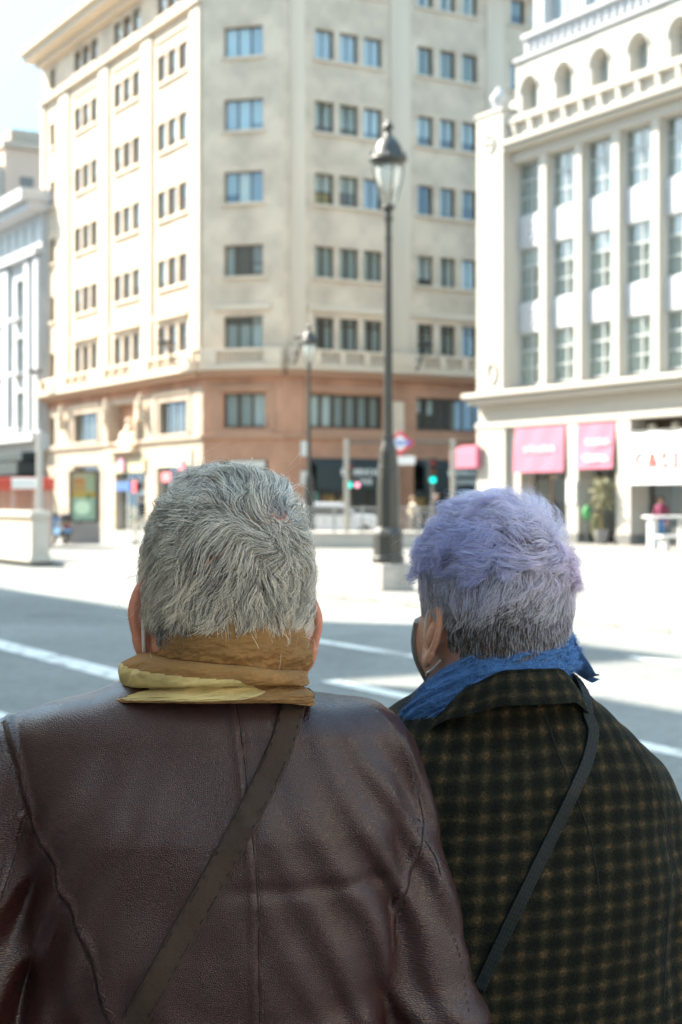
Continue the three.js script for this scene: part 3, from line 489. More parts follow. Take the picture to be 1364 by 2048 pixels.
  // plaques on the brown corner pier
  for (const [x, y0, y1] of [[0.95, 3.6, 4.3], [0.95, 2.3, 2.95]]) signPart(FR, 'wall_plaque', x - 0.2, x + 0.25, y0, y1, 0.01, std(0.62, 0.62, 0.58, 0.5));
  signPart(FR, 'shop_sign', 5.55, 6.2, 4.7, 6.2, 0.02, M.creamTrim);
  signPart(FC, 'shop_sign', 1.3, 3.0, 3.05, 3.4, 0.05, std(0.55, 0.55, 0.5, 0.5));
  // wall lanterns on iron brackets at balustrade height
  const lampAt = (F, x, label) => {
    const p = V(x, 7.75, 0.6).applyMatrix4(F).add(P1), e = new THREE.Euler().setFromRotationMatrix(F), t = thing('wall_lantern', label, 'wall lantern', [p.x, p.y, p.z], e.y, 'iron wall lanterns on the corner block');
    obj('bracket', [tube([V(0, -0.1, -0.02), V(0, 0.2, 0.35), V(0, 0.65, 0.55), V(0, 0.95, 0.8)], 0.045, 6, 14), tube([V(0, 0.3, 0), V(0, 0.45, 0.25), V(0, 0.25, 0.4)], 0.03, 6, 10)], M.iron, t);
    obj('lamp_head', rbox(-0.2, 0.2, 0.95, 1.12, 0.35, 1.15, 0.07, 2), M.iron, t);
  };
  lampAt(FL, L(1.1), 'iron wall lantern on the lit left front near the corner'); lampAt(FR, 0.12, 'iron wall lantern at the corner edge left of the small lamp post'); lampAt(FR, 6.55, 'iron wall lantern on the shaded front right of the tall lamp post'); lampAt(FL, L(19.2), 'iron wall lantern at the far left end of the lit front');
}

// ---------------------------------------------------------------- white building on the right
{
  const W0 = V(5.33, 0, -61), LEN = 46, F0 = frameOf(V(0, 0, 0), N);
  const b = thing('white_building', 'white stone building with tall piers, arches and pink shop awnings', 'building', [W0.x, 0, W0.z]);
  const R = (nm, x0, x1, y0, y1, z0, z1, mat, r = 0.02) => obj(nm, rbox(x0, x1, y0, y1, z0, z1, r, 1), mat, b, F0);
  const bays = []; const T = 2.08; for (let k = 0; k < 20; k++) bays.push(1.78 + T * k);       // left edge of each opening
  const OW = 1.68, PZ = -0.45, WZ = -0.78, rows = [[6.05, 8.05], [9.2, 11.3], [12.55, 14.6]];
  // end pier, side front, back
  R('end_pier', 0, 1.74, 5.8, 16.6, -1.6, 0, M.white);
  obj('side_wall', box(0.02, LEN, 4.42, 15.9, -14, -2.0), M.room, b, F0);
  obj('side_wall', box(0.0, 0.4, 0, 17.5, -14, -1.61), M.white, b, F0);
  
  for (let k = 0; k < 20; k++) {
    const x0 = bays[k], x1 = x0 + OW, near = k < 6;
    R('pier', x1, x1 + T - OW, 6.0, 15.0, WZ - 0.3, PZ, M.white);
    R('pier_base', x1 - 0.05, x1 + T - OW + 0.05, 5.82, 5.99, WZ - 0.3, PZ + 0.08, M.whiteTrim);
    rows.forEach(([y0, y1], r) => {
      if (k < 8) makeWindow(b, F0, x0, x1, y0, y1, { recess: -WZ + 0.02, panes: 2, transom: 0.66, grid: [0.33], frame: M.frameWhite, bar: 0.06, curtains: [[0.04, 0.46, 0, 0.66, (k + r) % 3 ? 'teal' : 'grey'], [0.5, 0.96, 0, 0.66, 'green'], [0.04, 0.96, 0.67, 1, (k + r) % 2 ? 'green' : 'teal']] });
      else obj('window', box(x0, x1, y0, y1, WZ - 0.1, WZ - 0.02), curtainMats.teal, b, F0);
      if (r < 2) {
        const sp = obj('spandrel', rbox(x0 + 0.003, x1 - 0.003, y1 + 0.003, rows[r + 1][0] - 0.003, WZ - 0.2, WZ + 0.06, 0.02, 1), M.pale, b, F0);
        if (k < 8) { const g = new THREE.TorusGeometry(0.3, 0.07, 8, 20); g.scale(1, 1.1, 0.6); g.translate((x0 + x1) / 2, (y1 + rows[r + 1][0]) / 2, WZ + 0.06); const h = new THREE.SphereGeometry(0.15, 12, 8); h.scale(1, 1.2, 0.35); h.translate((x0 + x1) / 2, (y1 + rows[r + 1][0]) / 2, WZ + 0.06); obj('medallion', [g, h], M.pale, sp); }
      }
    });
  }
  // entablature, bracketed balcony
  R('lintel', 1.72, LEN, 14.6, 15.0, WZ - 0.3, PZ + 0.06, M.whiteTrim);
  R('cornice', 1.72, LEN, 15.01, 15.16, WZ - 0.3, 0.02, M.whiteTrim); R('cornice', 1.72, LEN, 15.17, 15.36, WZ - 0.3, 0.2, M.whiteTrim);
  R('frieze', 1.6, LEN, 15.37, 16.05, WZ - 0.3, -0.42, M.whiteTrim);
  for (let x = 2.0; x < 22; x += 1.02) obj('bracket', (() => { const s = new THREE.Shape(); s.moveTo(0, 15.4); s.lineTo(0.08, 15.45); s.quadraticCurveTo(0.16, 15.6, 0.22, 16.04); s.lineTo(0, 16.04); s.closePath(); const g = new THREE.ExtrudeGeometry(s, { depth: 0.22, bevelEnabled: false }); g.rotateY(-Math.PI / 2); g.translate(x + 0.22, 0, -0.42); return g; })(), M.whiteTrim, b, F0);
  R('balcony_slab', 1.2, LEN, 16.06, 16.17, -1.4, -0.16, M.whiteTrim); R('balcony_rail', 1.2, LEN, 16.18, 16.32, -0.3, -0.19, M.whiteTrim);
  // end pier cap, rosette and urn
  R('pier_cap', -0.06, 1.8, 16.61, 16.75, -1.62, 0.07, M.whiteTrim);
  { const g = new THREE.TorusGeometry(0.34, 0.06, 8, 24); g.translate(0.95, 15.5, 0.03); const h = new THREE.SphereGeometry(0.17, 14, 8); h.scale(1, 1, 0.5); h.translate(0.95, 15.5, 0.02); obj('rosette', [g, h], M.whiteTrim, b, F0); }
  obj('urn', lathe([[0, 0], [0.25, 0], [0.16, 0.15], [0.3, 0.45], [0.34, 0.6], [0.2, 0.75], [0.14, 0.85], [0.06, 0.98], [0, 1]], 16), M.pale, b, new THREE.Matrix4().makeTranslation(0.95, 16.74, -0.4).premultiply(F0));
  { const g = new THREE.TorusGeometry(0.28, 0.07, 8, 20); g.scale(1, 1.4, 1); g.translate(1.1, 6.6, 0.03); obj('crest', g, M.whiteTrim, b, F0); }
  // arcade storey, its arched windows, parapet with balusters and glazed attic
  const AZ = -0.62, arcs = []; for (let k = 0; k < 20; k++) arcs.push([bays[k] + OW / 2 + 0.02, 0.5, 16.3, 17.25]);
  obj('arcade_wall', plateWithHoles(1.75, LEN, 16.25, 18.45, [], 0.7, arcs), M.white, b, new THREE.Matrix4().makeTranslation(0, 0, AZ).premultiply(F0));
  arcs.slice(0, 8).forEach(([x, r, c, d]) => {
    const w = part('arched_window', b, new THREE.Matrix4().makeTranslation(x, c, AZ - 0.5).premultiply(F0));
    const s = new THREE.Shape(); s.moveTo(-r, 0); s.lineTo(-r, d - c); s.absarc(0, d - c, r, Math.PI, 0, true); s.lineTo(r, 0); s.closePath();
    obj('pane', new THREE.ShapeGeometry(s, 12), M.glass, w); const cu = obj('curtain', new THREE.ShapeGeometry(s, 12), curtainMats.sky, w); cu.position.z = -0.08;
    obj('frame', [box(-0.025, 0.025, 0, d - c + r, 0, 0.05), box(-r, r, 0.25, 0.3, 0, 0.05)], M.frameWhite, w);
    const ring = new THREE.TorusGeometry(r + 0.1, 0.05, 6, 20, Math.PI); ring.translate(x, d, AZ + 0.02); obj('archivolt', ring, M.whiteTrim, b, F0);
  });
  R('string_course', 1.7, LEN, 18.46, 18.6, -1.5, AZ + 0.12, M.pale);
  R('parapet', 2.0, LEN, 18.61, 19.3, -1.5, -0.85, M.pale); for (let x = 2.4; x < 20; x += 0.42) obj('baluster', balusterGeo, M.pale, b, new THREE.Matrix4().makeTranslation(x, 18.62, -0.78).premultiply(F0));
  R('parapet_rail', 2.0, LEN, 19.31, 19.5, -1.5, -0.66, M.pale);
  R('attic_pier', 2.1, 2.75, 19.51, 24, -3, -1.2, M.pale);
  for (let k = 0; k < 8; k++) makeWindow(b, F0, 2.8 + k * 2.2, 4.85 + k * 2.2, 19.5, 23.4, { recess: 1.6, panes: 3, frame: M.frameWhite, bar: 0.08, curtains: [[0.02, 0.98, 0, 1, 'sky']] });
  for (let k = 0; k < 8; k++) R('attic_pier', 4.852 + k * 2.2, 4.998 + k * 2.2, 19.51, 23.6, -3, -1.4, M.pale);
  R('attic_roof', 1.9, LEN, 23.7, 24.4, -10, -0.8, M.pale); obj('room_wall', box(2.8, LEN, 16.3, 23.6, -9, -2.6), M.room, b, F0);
  // base: big moulded cornice, frieze, piers, shop fronts
  R('cornice', -0.1, LEN, 5.36, 5.58, -1.6, 0.42, M.whiteTrim, 0.06); R('cornice', -0.2, LEN, 5.59, 5.8, -1.6, 0.62, M.whiteTrim, 0.05);
  R('frieze', 0, LEN, 4.66, 5.35, -1.6, -0.1, M.white); R('architrave', -0.02, LEN, 4.42, 4.65, -1.6, 0.06, M.whiteTrim);
  R('base_wall', 0, 1.9, 0, 4.41, -1.6, 0.0, M.white); R('pier_return', 1.901, 2.6, 0, 4.41, -1.6, -0.22, M.white);
  const piers = [[5.7, 6.35], [8.45, 9.2], [14.4, 15.2], [20, 21], [26, 27], [31, 32], [36, 37], [41, 42]];
  for (const [x0, x1] of piers) { R('pier', x0, x1, 0.45, 4.41, -0.8, 0.02, M.white); R('pier_foot', x0 - 0.03, x1 + 0.03, 0, 0.44, -0.8, 0.06, M.frameGrey); }
  let px = 2.6; for (const [x0, x1] of piers) {
    const w = x0 - px; makeWindow(b, F0, px, x0, 0.05, 3.2, { recess: 0.9, panes: 3, transom: 0.78, frame: M.frameBrown, bar: 0.1 });
    R('lintel', px, x0, 3.2, 4.41, -1.2, -0.7, M.frameBrown); px = x1;
  }
  const pink = std(0.50, 0.15, 0.215, 0.8), pinkWhite = std(0.82, 0.7, 0.74, 0.8);
  const awning = (x0, x1, y0, y1, mat) => { // a sloped cloth with a turned-down lip, its side edges and its arms
    const g = new THREE.PlaneGeometry(x1 - x0, 1, 10, 12), p = g.attributes.position;
    for (let i = 0; i < p.count; i++) { const u = 0.5 - p.getY(i), x = p.getX(i); p.setXYZ(i, (x0 + x1) / 2 + x, lerp(y1, y0, u), 0.05 + 0.1 * u + 0.015 * Math.sin(x * 5 + u * 4)); }
    g.computeVertexNormals(); const m = obj('awning', g, new THREE.MeshStandardMaterial({ color: mat.color, roughness: 0.85, side: THREE.DoubleSide }), b, F0);
    return m;
  };
  const a1 = awning(2.62, 5.66, 2.68, 4.36, pink), a2 = awning(6.38, 8.42, 2.75, 4.36, pink);
  // white handwriting on the awnings: unreadable in the photograph, so a row of brush strokes
  const scribble = (parent, xc, y, w, n) => { const l = []; for (let k = 0; k < n; k++) { const x = xc - w / 2 + w * k / (n - 1); l.push(tube([V(x - 0.1, y + rr(-0.05, 0.05), 0), V(x - 0.03, y + rr(0.1, 0.18), 0), V(x + 0.04, y - rr(0.08, 0.14), 0), V(x + 0.12, y + 0.04, 0)], 0.035, 5, 10)); } const m = obj('lettering', l, pinkWhite, parent); return m; };
  const zAt = (y, y0, y1) => 0.075 + 0.1 * (y1 - y) / (y1 - y0);
  scribble(a1, 4.2, 0, 1.7, 9).position.set(0, 3.5, zAt(3.5, 2.68, 4.36)); scribble(a2, 7.55, 0, 1.1, 7).position.set(0, 3.65, zAt(3.65, 2.75, 4.36)); scribble(a2, 7.5, 0, 1.2, 12).position.set(0, 3.1, zAt(3.1, 2.75, 4.36));
  // folded pink awning that sticks out past the corner, on the side street front
  { const g = rbox(-1.4, 0.45, 2.9, 3.6, 0.07, 0.32, 0.03); obj('corner_awning', g, pink, b, F0); obj('awning_top', (() => { const s = new THREE.Shape(); s.moveTo(-1.38, 3.601); s.lineTo(0.43, 3.601); s.lineTo(0.43, 3.8); s.lineTo(-0.6, 3.8); s.closePath(); const q = new THREE.ExtrudeGeometry(s, { depth: 0.21, bevelEnabled: false }); q.translate(0, 0, 0.09); return q; })(), pink, b, F0); }
  // white banner with red letters
  { const g = new THREE.PlaneGeometry(5.2, 1.75, 24, 6), p = g.attributes.position; for (let i = 0; i < p.count; i++) p.setZ(i, 0.03 * Math.sin(p.getX(i) * 4) * Math.sin(p.getY(i) * 2)); g.computeVertexNormals(); g.translate(11.95, 3.05, 0.28);
    const bn = obj('banner', g, new THREE.MeshStandardMaterial({ color: lin(0.74, 0.76, 0.78), roughness: 0.8, side: THREE.DoubleSide }), b, F0);
    const put = (t, x, y, s, col) => { const q = new TextGeometry(t, { font: FONT, size: s, depth: 0.012, curveSegments: 4 }); q.translate(x, y, 0.32); obj('lettering', q, col, bn); };
    put('C A S I N O', 9.75, 2.72, 0.52, std(0.5, 0.06, 0.04, 0.7)); put('GRAN VIA', 10.9, 3.5, 0.2, std(0.5, 0.5, 0.52, 0.7));
    R('banner_bar', 9.3, 14.6, 3.93, 3.99, 0.22, 0.3, M.frameGrey, 0.01);
  }
  for (let k = 0; k < 4; k++) { const g = new THREE.SphereGeometry(0.16, 12, 8); g.translate(9.8 + k * 1.15, 4.12, -0.45); obj('globe_lamp', g, std(0.75, 0.66, 0.52, 0.4), b, F0); }
  obj('door_panel', rbox(12.6, 13.7, 0.05, 2.6, -0.85, -0.75, 0.03), std(0.08, 0.2, 0.28, 0.3), b, F0);
  obj('door_panel', rbox(10.9, 11.5, 0.05, 2.7, -0.85, -0.75, 0.03), std(0.32, 0.26, 0.2, 0.6), b, F0);
  R('notice_board', 5.75, 6.3, 1.5, 2.35, 0.03, 0.08, std(0.72, 0.72, 0.7, 0.6));
}
{ // plant, green sign, table by the right shops
  const F0 = frameOf(V(5.33, 0, -61), N), put = (x, y, z) => V(x, y, z).applyMatrix4(F0);
  const p = put(7.95, PAVE, 0.25), t = thing('potted_plant', 'yellow green bushy plant on a stem before the second pink awning', 'plant', [p.x, p.y, p.z]);
  obj('pot', lathe([[0, 0], [0.2, 0], [0.26, 0.5], [0.24, 0.5], [0, 0.42]], 16), std(0.2, 0.2, 0.2, 0.7), t); obj('stem', bar(V(0, 0.42, 0), V(0.03, 1.4, 0), 0.03), std(0.14, 0.1, 0.06), t);
  const lg = []; for (let k = 0; k < 260; k++) { const a = rnd() * 6.283, e = rr(-0.4, 1.2), r = rr(0.08, 0.42) * (1 + 0.3 * Math.sin(a * 3)); const g = new THREE.PlaneGeometry(0.05, 0.2); g.rotateX(rr(-1, 1)); g.rotateZ(rr(-1.5, 1.5)); g.rotateY(a); g.translate(r * Math.cos(a), 1.5 + e * 0.75 * (1 - 0.4 * r), r * Math.sin(a)); lg.push(g); }
  const lf = obj('leaves', lg, new THREE.MeshPhysicalMaterial({ color: lin(0.26, 0.25, 0.15), roughness: 0.8, side: THREE.DoubleSide }), t); lf.userData.kind = 'stuff';
  const q = put(6.7, PAVE, -0.1), s = thing('hanging_jacket_stand', 'narrow stand with a bright green bag beside the pier', 'stand', [q.x, q.y, q.z]);
  obj('post', [cyl(0.025, 0.025, 1.5, 8), cyl(0.2, 0.2, 0.03, 16)], M.frameGrey, s); { const g = new THREE.SphereGeometry(0.16, 14, 10); g.scale(1, 1.6, 0.7); g.translate(0, 1.1, 0.08); obj('green_bag', g, std(0.1, 0.36, 0.13, 0.6), s); } { const g = new THREE.SphereGeometry(0.24, 14, 10); g.scale(1.1, 2.2, 0.6); g.translate(0.42, 0.6, 0.02); obj('olive_cloth', g, std(0.2, 0.2, 0.1, 0.9), s); }
  const c = at(1336, 49), tb = thing('high_table', 'white high table at the right edge before the banner', 'table', [c.x, PAVE, c.z], 0.3);
  obj('table_top', rbox(-0.75, 0.75, 0.98, 1.05, -0.35, 0.35, 0.03), std(0.72, 0.74, 0.73, 0.5), tb);
  for (const x of [-0.55, 0.55]) obj('leg', rbox(x - 0.09, x + 0.09, 0, 0.975, -0.2, 0.2, 0.02), std(0.55, 0.57, 0.57, 0.5), tb);
  const c2 = at(1358, 47), t2 = thing('street_bench', 'pale stone bench at the right edge beyond the table', 'bench', [c2.x, PAVE, c2.z], 0.3); obj('seat', rbox(-0.7, 0.7, 0.4, 0.48, -0.25, 0.25, 0.03), std(0.6, 0.6, 0.58, 0.7), t2); for (const x of [-0.5, 0.5]) obj('leg', rbox(x - 0.08, x + 0.08, 0, 0.395, -0.2, 0.2, 0.02), std(0.5, 0.5, 0.48, 0.7), t2);
}

// ---------------------------------------------------------------- far left: pale block beyond the corner building, pink house behind it
{
  const d = 88, E = at(84, d), LEN = 30, b = thing('pale_building', 'pale stone block with bluish haze in its colour at the far left beyond the corner building', 'building', [E.x, 0, E.z]);  // the haze over this block is put into its bluish stone colour
  const F0 = frameOf(S.clone().multiplyScalar(LEN), N), R = (nm, x0, x1, y0, y1, z0, z1, mat) => obj(nm, rbox(x0, x1, y0, y1, z0, z1, 0.03, 1), mat, b, F0), X = t => LEN - t;
  const xs = []; for (let k = 0; k < 7; k++) xs.push([X(4.6 + 4.1 * k), X(3.0 + 4.1 * k)]);
  const rws = [[5.9, 8.0], [9.2, 11.2], [12.4, 14.6]];
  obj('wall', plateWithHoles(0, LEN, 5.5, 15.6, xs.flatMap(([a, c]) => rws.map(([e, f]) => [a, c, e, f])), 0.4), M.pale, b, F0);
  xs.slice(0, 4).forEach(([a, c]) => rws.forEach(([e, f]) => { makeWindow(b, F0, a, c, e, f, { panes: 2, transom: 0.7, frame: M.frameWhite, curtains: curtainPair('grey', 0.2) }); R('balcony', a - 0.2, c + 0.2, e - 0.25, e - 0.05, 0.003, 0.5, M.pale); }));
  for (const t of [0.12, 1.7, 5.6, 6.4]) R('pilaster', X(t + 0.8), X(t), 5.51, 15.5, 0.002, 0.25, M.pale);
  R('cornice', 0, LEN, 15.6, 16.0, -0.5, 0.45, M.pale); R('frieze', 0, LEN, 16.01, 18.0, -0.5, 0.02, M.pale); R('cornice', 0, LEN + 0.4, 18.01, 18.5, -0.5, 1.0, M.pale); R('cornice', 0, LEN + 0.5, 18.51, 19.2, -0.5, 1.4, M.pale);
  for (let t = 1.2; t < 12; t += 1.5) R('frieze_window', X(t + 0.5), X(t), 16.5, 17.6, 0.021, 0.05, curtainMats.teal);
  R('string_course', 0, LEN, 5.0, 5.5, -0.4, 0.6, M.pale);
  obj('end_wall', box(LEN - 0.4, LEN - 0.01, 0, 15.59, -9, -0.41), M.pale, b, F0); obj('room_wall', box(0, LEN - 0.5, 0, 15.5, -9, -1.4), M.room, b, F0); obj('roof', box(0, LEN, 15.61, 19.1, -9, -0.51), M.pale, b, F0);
  // dark stepped shop canopies below
  const dk = std(0.018, 0.03, 0.032, 0.7);
  R('shop_canopy', X(9), X(0.9), 3.9, 4.4, 0.0, 0.9, dk); R('shop_canopy', X(7.5), X(0.5), 3.1, 3.8, 0.0, 1.3, dk); R('shop_canopy', X(10), X(0.4), 2.3, 3.0, 0.0, 1.1, dk); R('shop_front', 0, X(0.3), 0, 2.25, -0.5, -0.1, dk); R('shop_beam', 0, X(0.2), 4.41, 4.99, -0.4, 0.2, M.granite);
}
{
  const d = 112, E = at(96, d), b = thing('blush_building', 'tall pale pink house rising behind the pale block', 'building', [E.x, 0, E.z], streetTurn);
  const H = hgt(305, d), H2 = hgt(262, d);
  obj('wall', box(-3.2, 0, 0, H, -8, 0), M.blush, b); obj('wall', box(-12, -3.21, 0, H - 1.2, -8, -0.4), M.white, b);
  obj('cornice', rbox(-3.4, 0.2, H + 0.01, H + 0.5, -8.2, 0.25, 0.05), M.baseLight, b); obj('parapet', box(-2.6, 0.2, H + 0.51, H2, -7, -0.6), M.baseLight, b);
  for (let y = 6; y < H - 3; y += 3.4) for (const x of [-1.6]) obj('window', box(x - 0.5, x + 0.5, y, y + 1.8, 0.001, 0.05), M.frameGrey, b);
}
// ================================================================ people: signed-distance bodies meshed on a grid
const smin = (a, b, k) => { const h = Math.max(k - Math.abs(a - b), 0) / k; return Math.min(a, b) - h * h * k * 0.25; };
const smax = (a, b, k) => -smin(-a, -b, k);
const len3 = (x, y, z) => Math.sqrt(x * x + y * y + z * z);
function ell(x, y, z, cx, cy, cz, rx, ry, rz) { const a = (x - cx) / rx, b = (y - cy) / ry, c = (z - cz) / rz, k0 = len3(a, b, c), k1 = len3(a / rx, b / ry, c / rz); return k1 < 1e-9 ? -Math.min(rx, ry, rz) : k0 * (k0 - 1) / k1; }
function cone(x, y, z, a, b, ra, rb) { const bx = b[0] - a[0], by = b[1] - a[1], bz = b[2] - a[2], px = x - a[0], py = y - a[1], pz = z - a[2]; const t = clamp((px * bx + py * by + pz * bz) / (bx * bx + by * by + bz * bz), 0, 1); return len3(px - bx * t, py - by * t, pz - bz * t) - lerp(ra, rb, t); }
function surfaceNets(f, lo, hi, h) {
  const nx = Math.ceil((hi[0] - lo[0]) / h) + 1, ny = Math.ceil((hi[1] - lo[1]) / h) + 1, nz = Math.ceil((hi[2] - lo[2]) / h) + 1;
  const g = new Float32Array(nx * ny * nz), I = (i, j, k) => (k * ny + j) * nx + i;
  for (let k = 0; k < nz; k++) for (let j = 0; j < ny; j++) for (let i = 0; i < nx; i++) g[I(i, j, k)] = f(lo[0] + i * h, lo[1] + j * h, lo[2] + k * h);
  const at2 = new Int32Array(nx * ny * nz).fill(-1), pos = [], idx = [];
  for (let k = 0; k < nz - 1; k++) for (let j = 0; j < ny - 1; j++) for (let i = 0; i < nx - 1; i++) {
    let m = 0; for (let c = 0; c < 8; c++) if (g[I(i + (c & 1), j + (c >> 1 & 1), k + (c >> 2))] < 0) m |= 1 << c;
    if (m === 0 || m === 255) continue;
    let sx = 0, sy = 0, sz = 0, n = 0;
    for (let c = 0; c < 8; c++) for (let a = 0; a < 3; a++) { if (c >> a & 1) continue; const e = c | 1 << a; if ((m >> c & 1) === (m >> e & 1)) continue;
      const v0 = g[I(i + (c & 1), j + (c >> 1 & 1), k + (c >> 2))], v1 = g[I(i + (e & 1), j + (e >> 1 & 1), k + (e >> 2))], t = v0 / (v0 - v1);
      sx += (c & 1) + (a === 0 ? t : 0); sy += (c >> 1 & 1) + (a === 1 ? t : 0); sz += (c >> 2) + (a === 2 ? t : 0); n++; }
    at2[I(i, j, k)] = pos.length / 3; pos.push(lo[0] + (i + sx / n) * h, lo[1] + (j + sy / n) * h, lo[2] + (k + sz / n) * h);
  }
  for (let k = 1; k < nz - 1; k++) for (let j = 1; j < ny - 1; j++) for (let i = 1; i < nx - 1; i++) {
    const s0 = g[I(i, j, k)] < 0;
    const quad = (a, b, c, d, fl) => { if (a < 0 || b < 0 || c < 0 || d < 0) return; if (fl) idx.push(a, b, c, a, c, d); else idx.push(a, c, b, a, d, c); };
    if (s0 !== g[I(i + 1, j, k)] < 0) quad(at2[I(i, j - 1, k - 1)], at2[I(i, j, k - 1)], at2[I(i, j, k)], at2[I(i, j - 1, k)], s0);
    if (s0 !== g[I(i, j + 1, k)] < 0) quad(at2[I(i - 1, j, k - 1)], at2[I(i - 1, j, k)], at2[I(i, j, k)], at2[I(i, j, k - 1)], s0);
    if (s0 !== g[I(i, j, k + 1)] < 0) quad(at2[I(i - 1, j - 1, k)], at2[I(i, j - 1, k)], at2[I(i, j, k)], at2[I(i - 1, j, k)], s0);
  }
  return { pos: new Float32Array(pos), idx };
}
const grad = (f, x, y, z, e) => { const gx = f(x + e, y, z) - f(x - e, y, z), gy = f(x, y + e, z) - f(x, y - e, z), gz = f(x, y, z + e) - f(x, y, z - e), l = len3(gx, gy, gz) || 1; return [gx / l, gy / l, gz / l, l / (2 * e)]; };
function sdfGeometry(f, lo, hi, h, uvf, eps = h * 0.35) {
  const { pos, idx } = surfaceNets(f, lo, hi, h), n = pos.length / 3, nor = new Float32Array(pos.length), uv = new Float32Array(n * 2);
  for (let i = 0; i < n; i++) {
    let x = pos[i * 3], y = pos[i * 3 + 1], z = pos[i * 3 + 2], g;
    for (let s = 0; s < 2; s++) { g = grad(f, x, y, z, eps); const d = clamp(f(x, y, z) / Math.max(g[3], 0.4), -h, h); x -= g[0] * d; y -= g[1] * d; z -= g[2] * d; }
    g = grad(f, x, y, z, eps);
    pos.set([x, y, z], i * 3); nor.set([g[0], g[1], g[2]], i * 3); if (uvf) { const q = uvf(x, y, z); uv[i * 2] = q[0]; uv[i * 2 + 1] = q[1]; }
  }
  const geo = new THREE.BufferGeometry();
  geo.setAttribute('position', new THREE.BufferAttribute(pos, 3)); geo.setAttribute('normal', new THREE.BufferAttribute(nor, 3)); geo.setAttribute('uv', new THREE.BufferAttribute(uv, 2)); geo.setIndex(idx);
  return geo;
}
// first hit of the line of sight through a measured point of the photograph with a body, in the body's own axes
function tracer(root, f, near = 0.9, far = 2.2) {
  root.updateMatrixWorld(); const inv = root.matrixWorld.clone().invert();
  return (px, py) => {
    const o = V(0, EYE, 0), d = V((px - 682) / FOCAL, (HORIZON - py) / FOCAL, -1).normalize(); o.applyMatrix4(inv); d.transformDirection(inv);
    let t = near; for (let i = 0; i < 160; i++) { const s = f(o.x + d.x * t, o.y + d.y * t, o.z + d.z * t); if (s < 0.0003) break; t += Math.max(s * 0.6, 0.0004); if (t > far) return null; }
    const p = [o.x + d.x * t, o.y + d.y * t, o.z + d.z * t], g = grad(f, ...p, 0.004); return { p: V(...p), n: V(g[0], g[1], g[2]) };
  };
}
// resample a polyline of traced hits evenly
function evenly(hits, step) {
  if (hits.length < 2) throw new Error('a traced line misses its surface');
  const c = new THREE.CatmullRomCurve3(hits.map(h => h.p)), n = Math.max(4, Math.round(c.getLength() / step)), pts = c.getSpacedPoints(n);
  const cn = new THREE.CatmullRomCurve3(hits.map(h => h.n)); return pts.map((p, i) => ({ p, n: cn.getPoint(i / n).normalize() }));
}
function snap(pts, f) { return pts.map(({ p }) => { let q = p.clone(), g; for (let s = 0; s < 3; s++) { g = grad(f, q.x, q.y, q.z, 0.003); const d = f(q.x, q.y, q.z) / Math.max(g[3], 0.5); q.x -= g[0] * d; q.y -= g[1] * d; q.z -= g[2] * d; } return { p: q, n: V(g[0], g[1], g[2]) }; }); }
function ribbon(path, width, thick, lift, uvScale = 1, round = 0.3) {     // a strap: rounded flat section swept along surface points
  const prof = []; const W = width / 2, T = thick, r = T * round;
  for (const [u, w] of [[-1, 0], [-1, 0.6], [-0.97, 0.9], [-0.9, 1], [-0.5, 1.02], [0, 1.03], [0.5, 1.02], [0.9, 1], [0.97, 0.9], [1, 0.6], [1, 0]]) prof.push([u * W, w * T]);
  const pos = [], uv = [], idx = [], m = prof.length; let s = 0;
  path.forEach(({ p, n }, i) => {
    const t = path[Math.min(i + 1, path.length - 1)].p.clone().sub(path[Math.max(i - 1, 0)].p).normalize(), b = new THREE.Vector3().crossVectors(t, n).normalize(), nn = new THREE.Vector3().crossVectors(b, t).normalize();
    if (i) s += p.distanceTo(path[i - 1].p);
    prof.forEach(([u, w], k) => { const q = p.clone().addScaledVector(b, u).addScaledVector(nn, w + lift); pos.push(q.x, q.y, q.z); uv.push(u * uvScale, s * uvScale); if (i && k) { const a = i * m + k; idx.push(a - m - 1, a - m, a, a - m - 1, a, a - 1); } });
  });
  const g = new THREE.BufferGeometry(); g.setAttribute('position', new THREE.Float32BufferAttribute(pos, 3)); g.setAttribute('uv', new THREE.Float32BufferAttribute(uv, 2)); g.setIndex(idx); g.computeVertexNormals(); return g;
}
function stitches(path, off, pitch, lenS, r, lift, zig = 0) {               // small thread bars along a path, beside it by off
  const l = []; let acc = 0;
  for (let i = 1; i < path.length; i++) { acc += path[i].p.distanceTo(path[i - 1].p); if (acc < pitch) continue; acc = 0;
    const { p, n } = path[i], t = p.clone().sub(path[i - 1].p).normalize(), b = new THREE.Vector3().crossVectors(t, n).normalize(); const o = p.clone().addScaledVector(b, off).addScaledVector(n, lift);
    if (zig) { const k = l.length % 2 ? 1 : -1; l.push(bar(o.clone().addScaledVector(b, -zig * k).addScaledVector(t, -pitch / 2), o.clone().addScaledVector(b, zig * k).addScaledVector(t, pitch / 2), r, 4)); }
    else l.push(bar(o.clone().addScaledVector(t, -lenS / 2), o.clone().addScaledVector(t, lenS / 2), r, 4)); }
  return merge(l);
}

